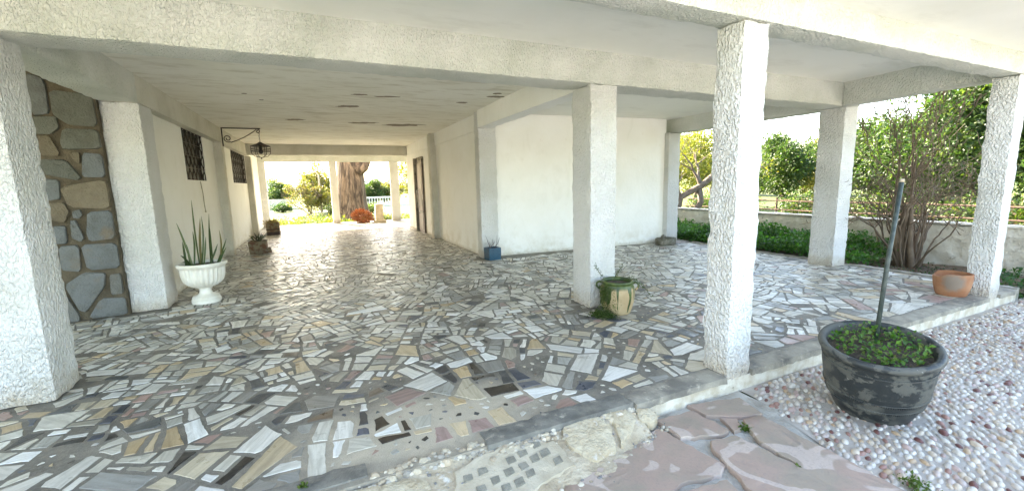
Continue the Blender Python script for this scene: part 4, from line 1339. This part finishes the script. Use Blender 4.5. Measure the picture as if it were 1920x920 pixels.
for _ in range(5200):
    x = rg.uniform(-4.3, 1.8); y = 14.25 + abs(rg.gauss(0, 1.6))
    if math.hypot(x - TX, y - TY) < 0.9: continue
    hh = 0.50 * max(0.15, 0.5 + 0.9 * fbm((x, y, 0), 0.9, 3)) * (1.0 if x < -1.6 else 0.55)
    p = Vector((x, y, -0.15 + rg.random() * hh))
    leaf(wd, p, rvec(rg) + Vector((0, 0, .7)), rvec(rg), rg.uniform(.07, .15), rg.uniform(.025, .05), jitter(rg.choice(GREEN_Y + GREEN_M), rg))
tag(wd.build('weeds', M['leaf']), 'sunlit weeds growing at the far edge of the passage', 'weeds', None, 'stuff')
q = MB(); q.tube([(0, 0, 0), (0.01, 0, 1.2), (0, 0, 2.25)], [0.06, 0.055, 0.05], 7)
tag(q.build('utility_pole', M['post_stone']), 'thin pale pole standing among the bushes', 'pole').location = (-2.36, 23.2, -0.16)
# white balustrade far behind
bl = thing('balustrade', 'low white balustrade far behind the old tree', 'fence', (3.4, 30.5, -0.16))
q = MB(); q.box(-4.6, 3.2, -0.06, 0.06, 0.62, 0.74); q.build('rail', M['white_metal'], bl)
q = MB(); q.box(-4.6, 3.2, -0.08, 0.08, 0.0, 0.14); q.build('plinth', M['white_metal'], bl)
bal = MB(); bal.lathe([(0.03, 0.14), (0.055, 0.22), (0.065, 0.32), (0.03, 0.48), (0.045, 0.62)], 8)
me = bal.mesh('baluster', True); me.materials.append(M['white_metal'])
for k in range(39):
    o = link('baluster', me, bl); o.location = (-4.5 + k * 0.2, 0, 0)
q = MB(); q.box(-7.8, -3.6, 0, 0.25, 0, 0.75)
tag(q.build('boundary_wall', M['garden_wall']), 'low pale boundary wall behind the far left hedge', 'wall').location = (-0.6, 31.6, -0.16)
# distant mountain ridge
mt = MB(); rows = []
rgm = random.Random(4)
for i in range(9):
    s = i / 8
    rows.append([(x, 900 + 260 * s, (-6 + 62 * s * (0.35 + 0.8 * abs(fbm((x, 0, 0), 0.0035, 3)) + 0.25 * fbm((x, 9, 0), 0.012, 5)) * math.exp(-((x + 90) / 420) ** 2)) if s > 0 else -6) for x in np.linspace(-900, 900, 90)])
mt.grid(rows)
tag(mt.build('mountain', M['mountain'], smooth=True), 'faint blue mountain ridge on the horizon', None, None, 'structure')

# ------------------------------------------------------------------ pots and small things
def pot_blade(q, base, tip, w, col, bow=0.0, seg=7, side=None):
    base, tip = Vector(base), Vector(tip)
    ax = tip - base
    sd = side or ax.cross(Vector((0.55, -0.8, 0.1))).normalized()
    nrm = sd.cross(ax.normalized())
    L_, R_, C_ = [], [], []
    for i in range(seg + 1):
        s = i / seg
        c = base + ax * s + nrm * bow * math.sin(math.pi * s) * ax.length + Vector((0, 0, abs(bow) * 0.4 * math.sin(math.pi * s) * ax.length))
        ww = w * (0.75 + 0.5 * s) * (1 - s ** 3.2) + 0.0012
        L_.append(c - sd * ww + nrm * ww * .35); R_.append(c + sd * ww + nrm * ww * .35); C_.append(c)
    q.grid([L_, C_, R_], col)

# white urn with fluted bowl
UX, UY = -3.884, 2.522
urn = thing('urn_planter', 'white fluted pedestal urn by the passage mouth', 'planter', (UX, UY, 0))
q = MB()
flute = lambda a, z: 1 + (0.034 * math.cos(26 * a) if 0.20 < z < 0.425 else 0)
q.lathe([(0.060, 0.175), (0.085, 0.185), (0.135, 0.205), (0.175, 0.236), (0.200, 0.27), (0.214, 0.32), (0.220, 0.37), (0.222, 0.424), (0.228, 0.432), (0.245, 0.445), (0.257, 0.462), (0.257, 0.484), (0.245, 0.492), (0.225, 0.485), (0.220, 0.455)], 208, rfun=flute)
q.build('bowl', M['urn'], urn, smooth=True, sharp=60)
q = MB(); q.lathe([(0.0, 0.0), (0.149, 0.0), (0.152, 0.02), (0.150, 0.045), (0.140, 0.055), (0.142, 0.066), (0.132, 0.082), (0.085, 0.095), (0.066, 0.115), (0.060, 0.14), (0.064, 0.165), (0.075, 0.178), (0.06, 0.19)], 56)
q.build('pedestal', M['urn'], urn, smooth=True, sharp=50)
q = MB(); q.lathe([(0.222, 0.452), (0.12, 0.462), (0.0, 0.465)], 24); q.build('soil', M['soil'], urn, smooth=True)
sp = thing('snake_plant', 'spiky green snake plant growing in the white urn', 'plant', (UX, UY, 0.46))
tipsS = [(-3.915, 1.239), (-4.072, 0.978), (-3.734, 1.073), (-3.647, 0.88), (-3.611, 0.753), (-3.621, 0.648), (-4.11, 0.579), (-4.10, 0.50), (-4.073, 0.744), (-3.827, 1.046), (-3.744, 0.932), (-3.86, 1.02), (-3.96, 0.86), (-3.80, 0.80), (-4.0, 0.72), (-3.70, 0.70)]
rg = random.Random(8)
for k, (x, z) in enumerate(tipsS):
    q = MB()
    dx = x - UX
    bs = (max(-.17, min(.17, dx * 0.7 + rg.uniform(-.05, .05))), rg.uniform(-.11, .11), 0.0)
    g_ = rg.uniform(.8, 1.25)
    col = (0.048 * g_, 0.085 * g_, 0.026 * g_) if k not in (3, 11) else (0.15, 0.13, 0.035)
    if k in (0, 1): col = (0.085, 0.12, 0.04)
    pot_blade(q, bs, (dx, rg.uniform(-.14, .14) - 0.02, z - 0.46), rg.uniform(0.009, 0.0145), col, rg.uniform(-.06, .10))
    q.build('leaf', M['blade'], sp, smooth=True)

# rusty tin planter with a spiky tuft
TX2, TY2 = -3.764, 6.706
tp = thing('tin_planter', 'rusty square tin planter against the left passage wall', 'planter', (TX2, TY2, 0))
def boxpot(par, name, mat, hx, hy, h, flare=1.0, wall=0.012, matsoil='soil'):
    q = MB()
    def ring(sx, z, off): return [(-(sx[0] - off), -(sx[1] - off), z), (sx[0] - off, -(sx[1] - off), z), (sx[0] - off, sx[1] - off, z), (-(sx[0] - off), sx[1] - off, z)]
    b0 = (hx / flare, hy / flare); b1 = (hx, hy)
    q.grid([ring(b0, 0, 0), ring(((b0[0] + b1[0]) / 2, (b0[1] + b1[1]) / 2), h * .5, -0.003), ring(b1, h, 0), ring(b1, h, wall), ring(b1, h - 0.05, wall)], close=True)
    q.poly([3, 2, 1, 0])
    o = q.build(name, mat, par)
    s_ = MB(); s_.face([(-hx + wall, -hy + wall, h - .03), (hx - wall, -hy + wall, h - .03), (hx - wall, hy - wall, h - .03), (-hx + wall, hy - wall, h - .03)])
    s_.build('soil', M[matsoil], par)
    return o
boxpot(tp, 'body', M['rust_tin'], 0.165, 0.165, 0.27, 1.12)
q = MB()
for z in (0.07, 0.20): q.box(-0.166, 0.166, -0.170, -0.160, z, z + 0.012)
q.build('rib', M['rust_tin'], tp)
q = MB(); q.tube([(0.15, -0.12, 0.09), (0.21, -0.16, 0.10), (0.22, -0.14, 0.04), (0.16, -0.1, 0.02)], [0.03, 0.045, 0.04, 0.02], 7)
q.build('rusty_lug', M['rust_tin'], tp, smooth=True)
def tuft(name, label, loc, n, L, cols, seed, spread=0.8, w=0.008):
    rg = random.Random(seed)
    t_ = thing(name, label, 'plant', loc)
    for k in range(n):
        a = rg.uniform(0, 6.283); s = rg.uniform(.1, spread)
        q = MB()
        pot_blade(q, (rg.uniform(-.05, .05), rg.uniform(-.05, .05), 0), Vector((math.cos(a) * s, math.sin(a) * s, 1)).normalized() * L * rg.uniform(.6, 1.1), w, jitter(rg.choice(cols), rg), rg.uniform(0, .12), 5)
        q.build('leaf', M['blade'], t_, smooth=True)
    return t_
tuft('aloe', 'dark spiky tuft growing in the rusty tin planter', (TX2, TY2, 0.24), 22, 0.27, [(0.05, 0.055, 0.03), (0.075, 0.06, 0.04), (0.05, 0.07, 0.03)], 5, 1.6, 0.010)
bp_ = thing('box_planter', 'small brown box planter at the far left column', 'planter', (-3.80, 10.72, 0))
boxpot(bp_, 'body', M['rust_tin'], 0.17, 0.17, 0.36, 1.03)
q = MB(); q.box(-0.176, 0.176, -0.176, 0.176, 0.155, 0.185); q.build('band', M['wood_dark'], bp_)
q = MB(); q.box(-0.176, 0.176, -0.176, 0.176, 0.0, 0.10); q.build('plinth', M['wood_dark'], bp_)
l = MB(); rg = random.Random(6)
for _ in range(260):
    p = Vector((rg.gauss(0, .09), rg.gauss(0, .09), 0.0 + abs(rg.gauss(0, .05))))
    leaf(l, p, rvec(rg) + Vector((0, 0, .5)), rvec(rg), rg.uniform(.05, .1), .025, jitter(rg.choice([(0.26, 0.20, 0.06), (0.20, 0.15, 0.06)]), rg))
pl = thing('dry_plant', 'dry yellow plant in the far box planter', 'plant', (-3.80, 10.72, 0.33)); l.build('foliage', M['leaf'], pl)
# blue square pot
bq = thing('blue_pot', 'square dark blue glazed pot at the wall corner', 'pot', (0.232, 3.335, 0)); bq.rotation_euler = (0, 0, 0.10)
boxpot(bq, 'body', M['blue_pot'], 0.118, 0.105, 0.215, 1.04)
tuft('spiky_plant', 'thin purple-grey spikes growing in the blue pot', (0.232, 3.335, 0.19), 13, 0.26, [(0.10, 0.085, 0.085), (0.09, 0.10, 0.08), (0.14, 0.10, 0.10)], 9, 1.0, 0.006)
# mossy stone trough by the far column
mq = thing('stone_trough', 'rough mossy stone planter beside the column at the end of the white wall', 'planter', (3.97, 2.97, 0))
q = MB(); rows = []
for rr, z in ((0.20, 0.0), (0.235, 0.03), (0.238, 0.09), (0.225, 0.135), (0.20, 0.148), (0.165, 0.14), (0.14, 0.115), (0.0, 0.11)):
    rows.append([(1.0 * (rr + 0.022 * fbm((math.cos(a) * 3, math.sin(a) * 3, z * 9), 1.6, 2)) * math.cos(a), 0.72 * (rr + 0.022 * fbm((math.cos(a) * 3, math.sin(a) * 3, z * 9), 1.6, 2)) * math.sin(a), max(0, z + 0.012 * fbm((math.cos(a) * 4, math.sin(a) * 4, z * 5), 1.5, 5) if z > .02 else z)) for a in [2 * math.pi * k / 44 for k in range(44)]])
q.grid(rows, close=True)
q.build('body', M['mossy'], mq, smooth=True)
tuft('succulent', 'small dry succulent in the mossy stone planter', (3.94, 2.97, 0.10), 12, 0.13, [(0.06, 0.06, 0.03), (0.10, 0.085, 0.05)], 14, 1.1, 0.010)
q = MB(); q.tube([(-0.05, 0.02, 0.1), (-0.06, 0.03, 0.17), (-0.04, 0.02, 0.215)], [0.03, 0.035, 0.012], 8); q.build('rock_lump', M['mossy'], mq, smooth=True)

# green-glazed jar with two handles
JX, JY = 0.175, -0.225
jr = thing('clay_jar', 'two-handled clay jar with dripping green glaze against the middle column', 'jar', (JX, JY, 0))
q = MB()
q.lathe([(0.0, 0.0), (0.130, 0.0), (0.136, 0.01), (0.152, 0.06), (0.167, 0.12), (0.175, 0.18), (0.176, 0.23), (0.168, 0.275), (0.158, 0.295), (0.157, 0.31), (0.163, 0.318), (0.163, 0.334), (0.155, 0.340), (0.143, 0.336), (0.138, 0.315), (0.14, 0.29)], 56)
body = q.build('body', M['jar'], jr, smooth=True, sharp=60)
camdir = math.atan2(CAM.y - JY, CAM.x - JX)
for s in (-1, 1):
    a = camdir + s * 1.62
    cx_, cy_ = math.cos(a), math.sin(a)
    q = MB()
    q.tube([(0.155 * cx_, 0.155 * cy_, 0.305), (0.182 * cx_, 0.182 * cy_, 0.318), (0.208 * cx_, 0.208 * cy_, 0.298), (0.208 * cx_, 0.208 * cy_, 0.268), (0.188 * cx_, 0.188 * cy_, 0.245), (0.170 * cx_, 0.170 * cy_, 0.243)], 0.011, 8)
    q.build('handle', M['jar'], jr, smooth=True)
q = MB(); q.lathe([(0.142, 0.300), (0.06, 0.312), (0.0, 0.315)], 24); q.build('soil', M['soil'], jr, smooth=True)
vn = thing('trailing_weed', 'green moss and trailing weed beside the clay jar', 'plant', (JX, JY, 0))
l = MB(); rg = random.Random(12)
ca, sa = math.cos(camdir + 1.75 + math.pi), math.sin(camdir + 1.75 + math.pi)
for _ in range(650):                                      # moss creeping up the jar's left flank
    a = camdir - 0.75 + rg.gauss(0, 0.38) ; zz_ = rg.random() ** 0.8 * 0.30
    rj = 0.136 + 0.042 * math.sin(min(1, zz_ / 0.22) * 1.5708)
    p = Vector((rj * math.cos(a), rj * math.sin(a), zz_))
    leaf(l, p, rvec(rg) + Vector((math.cos(a), math.sin(a), -.2)) * .5, rvec(rg), rg.uniform(.010, .022), .009, jitter(rg.choice([(0.045, 0.085, 0.012), (0.07, 0.10, 0.02)]), rg))
for _ in range(1700):
    s = rg.random()
    u_, w_ = -0.19 - 0.10 * abs(rg.gauss(0, .6)), rg.gauss(0, .06)
    p = Vector((u_ * 0.93 + w_ * 0.35, -0.03 + u_ * 0.12 - w_ * 0.9, abs(rg.gauss(0, .022))))
    leaf(l, p, rvec(rg) + Vector((0, 0, .4)), rvec(rg), rg.uniform(.012, .028), .010, jitter(rg.choice([(0.045, 0.085, 0.012), (0.06, 0.10, 0.018)]), rg))
l.build('moss', M['leaf'], vn)
l = MB()
for (p0, p1, p2) in (((-0.13, -0.02, .30), (-0.24, -0.02, .26), (-0.25, -0.05, .03)), ((-0.10, 0.05, .33), (-0.22, 0.05, .45), (-0.27, 0.0, .52)), ((-0.05, 0.0, .33), (-0.06, -0.06, .43), (-0.02, -0.1, .50)), ((0.10, 0.02, .33), (0.22, 0.03, .36), (0.34, 0.02, .24)), ((0.1, -0.05, .33), (0.26, -0.04, .33), (0.40, -0.06, .12)), ((-0.12, -0.06, .3), (-0.22, -0.10, .2), (-0.23, -0.10, .02))):
    p0, p1, p2 = Vector(p0), Vector(p1), Vector(p2)
    pts = [(1 - s) ** 2 * p0 + 2 * s * (1 - s) * p1 + s * s * p2 for s in [k / 10 for k in range(11)]]
    l.tube(pts, 0.0022, 4, (0.07, 0.09, 0.03))
    for p in pts[2:]:
        for _ in range(7):
            leaf(l, p + rvec(rg) * .008, rvec(rg), rvec(rg), rg.uniform(.015, .04), .006, jitter(rg.choice([(0.07, 0.11, 0.03), (0.11, 0.13, 0.05)]), rg))
l.build('trailing_stems', M['leaf'], vn)

# broken terracotta pot on the step
tq = thing('terracotta_pot', 'broken terracotta pot with grey patch beside the far right column', 'pot', (3.775, -1.50, 0))
q = MB(); rows = []
for i, (rr, z) in enumerate(((0.0, 0.0), (0.122, 0.0), (0.128, 0.012), (0.142, 0.06), (0.154, 0.12), (0.160, 0.18), (0.162, 0.215), (0.160, 0.245), (0.146, 0.247), (0.142, 0.20), (0.12, 0.08), (0.0, 0.07))):
    row = []
    for k in range(48):
        a = 2 * math.pi * k / 48
        zz_ = z
        if z > 0.18:
            zz_ = z - (z - 0.18) * 0.55 * max(0, min(1, 3 * math.cos(a - 2.2) - 1.6)) + 0.005 * fbm((math.cos(a), math.sin(a), 0), 6, 2)
        row.append((rr * math.cos(a), rr * math.sin(a), zz_))
    rows.append(row)
q.grid(rows, close=True)
q.build('body', M['terracotta'], tq, smooth=True, sharp=50)
q = MB(); q.lathe([(0.139, 0.172), (0.145, 0.178), (0.158, 0.176), (0.1605, 0.168), (0.155, 0.160)], 48); q.build('rim_band', M['terracotta'], tq, smooth=True)

# big black pot, leaning a little
BX, BY = 0.560, -2.285
bpz = GZ - 0.035
bpot = thing('black_pot', 'large weathered black pot leaning on the pebble paving', 'pot', (BX, BY, bpz))
tilt = Vector((-0.17, -0.08, 1)).normalized()
bpot.rotation_mode = 'QUATERNION'
bpot.rotation_quaternion = Vector((0, 0, 1)).rotation_difference(tilt)
q = MB()
q.lathe([(0.0, 0.0), (0.165, 0.0), (0.178, 0.012), (0.205, 0.07), (0.232, 0.14), (0.252, 0.21), (0.265, 0.28), (0.272, 0.35), (0.274, 0.41), (0.272, 0.44), (0.276, 0.452), (0.268, 0.462)], 72, rfun=lambda a, z: 1 + 0.006 * fbm((math.cos(a) * 2, math.sin(a) * 2, z * 6), 1.5, 3))
q.build('body', M['black_pot'], bpot, smooth=True, sharp=60)
q = MB()
q.lathe([(0.266, 0.452), (0.284, 0.456), (0.297, 0.468), (0.300, 0.484), (0.294, 0.498), (0.280, 0.504), (0.264, 0.500), (0.256, 0.488), (0.252, 0.46), (0.247, 0.40)], 72)
q.build('rim', M['black_pot'], bpot, smooth=True)
for z, r_ in ((0.165, 0.2405), (0.222, 0.2555), (0.41, 0.2755)):
    q = MB()
    n = 150
    for k in range(n if z < .3 else 0):
        a = 2 * math.pi * k / n
        q.box(r_ * math.cos(a) - .0045, r_ * math.cos(a) + .0045, r_ * math.sin(a) - .0045, r_ * math.sin(a) + .0045, z - .0045 + .002 * math.sin(a * 9), z + .0045 + .002 * math.sin(a * 9))
    q.tube([(r_ * math.cos(2 * math.pi * k / 64), r_ * math.sin(2 * math.pi * k / 64), z + (.006 if z < .3 else 0)) for k in range(65)], 0.0045, 6)
    q.build('rope_band', M['black_pot'], bpot, smooth=False)
q = MB(); q.lathe([(0.250, 0.445), (0.15, 0.455), (0.0, 0.458)], 32); q.build('soil', M['soil'], bpot, smooth=True)
cl = thing('clover_plants', 'low green clover growing in the black pot', 'plant', (BX, BY, bpz))
cl.rotation_mode = 'QUATERNION'; cl.rotation_quaternion = bpot.rotation_quaternion
l = MB(); rg = random.Random(19)
for _ in range(560):
    a = rg.uniform(0, 6.283); r_ = 0.235 * math.sqrt(rg.random())
    x, y = r_ * math.cos(a), r_ * math.sin(a)
    dn = fbm((x, y, 0), 9, 2)
    if dn < -0.12 and rg.random() < 0.75: continue
    p = Vector((x, y, 0.455 + rg.uniform(.0, .075) * (0.35 + 1.1 * max(0, .45 + dn))))
    leaf(l, p, rvec(rg) + Vector((0, 0, .25)), Vector((0, 0, 1)) + rvec(rg) * .6, rg.uniform(.02, .036), rg.uniform(.015, .026), jitter(rg.choice([(0.065, 0.17, 0.022), (0.10, 0.21, 0.035), (0.045, 0.12, 0.018), (0.14, 0.19, 0.05)]), rg))
l.build('foliage', M['leaf'], cl)
stk = thing('plant_stake', 'dark green metal stake stuck upright in the black pot', 'stake', (BX - 0.02, BY + 0.01, bpz + 0.44))
q = MB(); q.tube([(0, 0, -0.12), (0.10, 0.02, 0.5), (0.20, 0.035, 1.01)], 0.0125, 10); q.build('pole', M['stake'], stk, smooth=True)
q = MB(); q.tube([(0.20, 0.035, 1.01), (0.204, 0.036, 1.03)], [0.0128, 0.0128], 10); q.build('cut_end', M['post_stone'], stk, smooth=True)

# wall lantern on a wrought-iron bracket
lx, ly, lz = LX + 0.03, 6.73, 2.58
ln = thing('wall_lantern', 'black iron lantern hanging from a scrolled wall bracket', 'lantern', (lx, ly, 0))
q = MB(); q.tube([(0.01, 0, 2.22), (0.01, 0, 2.585)], 0.012, 6); q.tube([(0.0, 0, 2.58), (0.69, 0, 2.583)], 0.012, 6); q.build('bracket', M['iron'], ln)
q = MB()
pts = [(0.62, 0, 2.565)] + [(0.62 + (0.15 - 0.62) * s, 0, 2.565 + (2.30 - 2.565) * s - 0.03 * math.sin(math.pi * s)) for s in (0.25, 0.5, 0.75, 1.0)]
c0 = (0.10, 2.375)
for k in range(26):
    a = -1.0 - k * 0.36
    r_ = 0.075 - 0.0022 * k
    pts.append((c0[0] + r_ * math.cos(a), 0, c0[1] + r_ * math.sin(a)))
q.tube(pts, 0.009, 6); q.build('scroll', M['iron'], ln, smooth=True)
q = MB(); q.tube([(0.64 + (0.042 - 0.0016 * k) * math.cos(1.9 - k * 0.4), 0, 2.53 + (0.042 - 0.0016 * k) * math.sin(1.9 - k * 0.4)) for k in range(20)], 0.008, 6); q.build('scroll', M['iron'], ln, smooth=True)
LC = 0.66
q = MB()
for k in range(6):
    z = 2.49 - k * 0.032
    q.tube([(LC + 0.009 * math.cos(t_), (0.009 * math.sin(t_) if k % 2 else 0), z + 0.018 * math.sin(t_) * (0 if k % 2 else 1) + (0.018 * math.cos(t_) if k % 2 else 0)) for t_ in [i * 2 * math.pi / 10 for i in range(11)]], 0.0035, 4)
q.build('chain', M['iron'], ln)
q = MB(); q.lathe([(0.0, 2.325), (0.02, 2.315), (0.06, 2.285), (0.12, 2.258), (0.19, 2.232), (0.186, 2.226), (0.10, 2.25), (0.0, 2.28)], 24, (LC, 0, 0)); q.build('roof', M['iron'], ln, smooth=True, sharp=50)
q = MB()
for k in range(6):
    a = k * math.pi / 3 + 0.2
    q.tube([(LC + r_ * math.cos(a), r_ * math.sin(a), z) for r_, z in ((0.172, 2.235), (0.178, 2.19), (0.178, 2.13), (0.165, 2.07), (0.12, 2.025), (0.05, 2.005), (0.0, 2.0))], 0.006, 5)
for z, r_ in ((2.13, 0.178), (2.175, 0.179)):
    q.tube([(LC + r_ * math.cos(2 * math.pi * k / 32), r_ * math.sin(2 * math.pi * k / 32), z) for k in range(33)], 0.006, 5)
q.tube([(LC, 0, 2.0), (LC, 0, 1.965)], 0.012, 6)
q.build('cage', M['iron'], ln, smooth=True)
q = MB(); q.lathe([(0.0, 2.26), (0.03, 2.25), (0.03, 2.15), (0.045, 2.13), (0.03, 2.08), (0.0, 2.07)], 12, (LC, 0, 0)); q.build('lamp_holder', M['bulb'], ln, smooth=True)

# loose cable below the first window
q = MB(); q.tube([(0, 0, 0.50), (0.012, 0.01, 0.3), (0.01, 0.02, 0.12), (0.014, 0.03, 0.0)], 0.008, 6); q.tube([(0.014, 0.03, 0.0), (0.014, 0.03, -0.025)], 0.013, 6)
tag(q.build('cable', M['rope']), 'loose cable hanging below the first barred window', 'cable').location = (-4.325, 5.17, 1.0)

# at the far edge of the floor: rust-coloured dried fern on its side, short stone post
df = thing('dried_fern', 'rust-brown dried fern lying on its side before the old trunk', 'plant', (-1.05, 13.35, 0.0))
l = MB(); rg = random.Random(44)
for _ in range(1500):
    v = rvec(rg)
    p = Vector((v.x * 0.36 * rg.uniform(.5, 1), v.y * 0.30, 0.24 + v.z * 0.23 * rg.uniform(.6, 1) - 0.10 * v.x * 0.5))
    p.z = max(0.01, p.z)
    leaf(l, p, v + rvec(rg) * .8, rvec(rg), rg.uniform(.07, .16), rg.uniform(.02, .04), jitter(rg.choice([(0.40, 0.155, 0.055), (0.30, 0.10, 0.035), (0.46, 0.22, 0.10), (0.20, 0.06, 0.025)]), rg))
l.build('fronds', M['dry_rust'], df)
q = MB(); q.tube([(0.25, 0, 0.16), (0.42, 0.02, 0.11), (0.52, 0.03, 0.10)], [0.05, 0.085, 0.09], 12); q.build('root_ball', M['mossy'], df, smooth=True)
sp2 = thing('stone_post', 'short sandstone post on a base at the far floor edge', 'post', (-0.47, 12.95, 0.0))
RB('shaft', M['post_stone'], sp2, -0.14, 0.14, -0.12, 0.12, 0.10, 0.70, 0.06, 0.015, None, 0.012)
RB('base', M['post_stone'], sp2, -0.19, 0.24, -0.17, 0.17, 0.0, 0.10, 0.06, 0.015, None, 0.012)

# weeds sprouting from the joints
def sprig(label, x, y, z, r_, n, seed, Ls=(0.012, 0.03)):
    rg = random.Random(seed)
    l = MB()
    for _ in range(n):
        p = Vector((rg.gauss(0, r_), rg.gauss(0, r_), abs(rg.gauss(0, r_ * .7))))
        leaf(l, p, rvec(rg) + Vector((0, 0, .6)), rvec(rg), rg.uniform(*Ls), rg.uniform(*Ls) * .6, jitter(rg.choice([(0.07, 0.13, 0.02), (0.10, 0.15, 0.03)]), rg))
    o = tag(l.build('weed', M['leaf']), label, 'weed', 'weeds in the joints')
    o.location = (x, y, z)
sprig('small green weed in the joint between the pink flagstones', -0.375, -2.10, GZ, 0.012, 60, 1)
sprig('tiny green weed at the narrow mortar joint of the long flagstone', -0.455, -2.45, GZ, 0.007, 30, 2)
sprig('tuft of green weed at the bottom edge among the pebbles', -0.10, -2.78, GZ, 0.028, 120, 3)
sprig('small weed at the bottom edge beside the long flagstone', -0.46, -2.73, GZ, 0.010, 36, 4)
sprig('small green weed at the broken front edge of the paving', -2.72, -1.64, -0.004, 0.012, 40, 5)
sprig('green weed sprouting from the earth by the garden kerb', 4.80, 0.35, -0.06, 0.03, 120, 6, (0.02, 0.05))
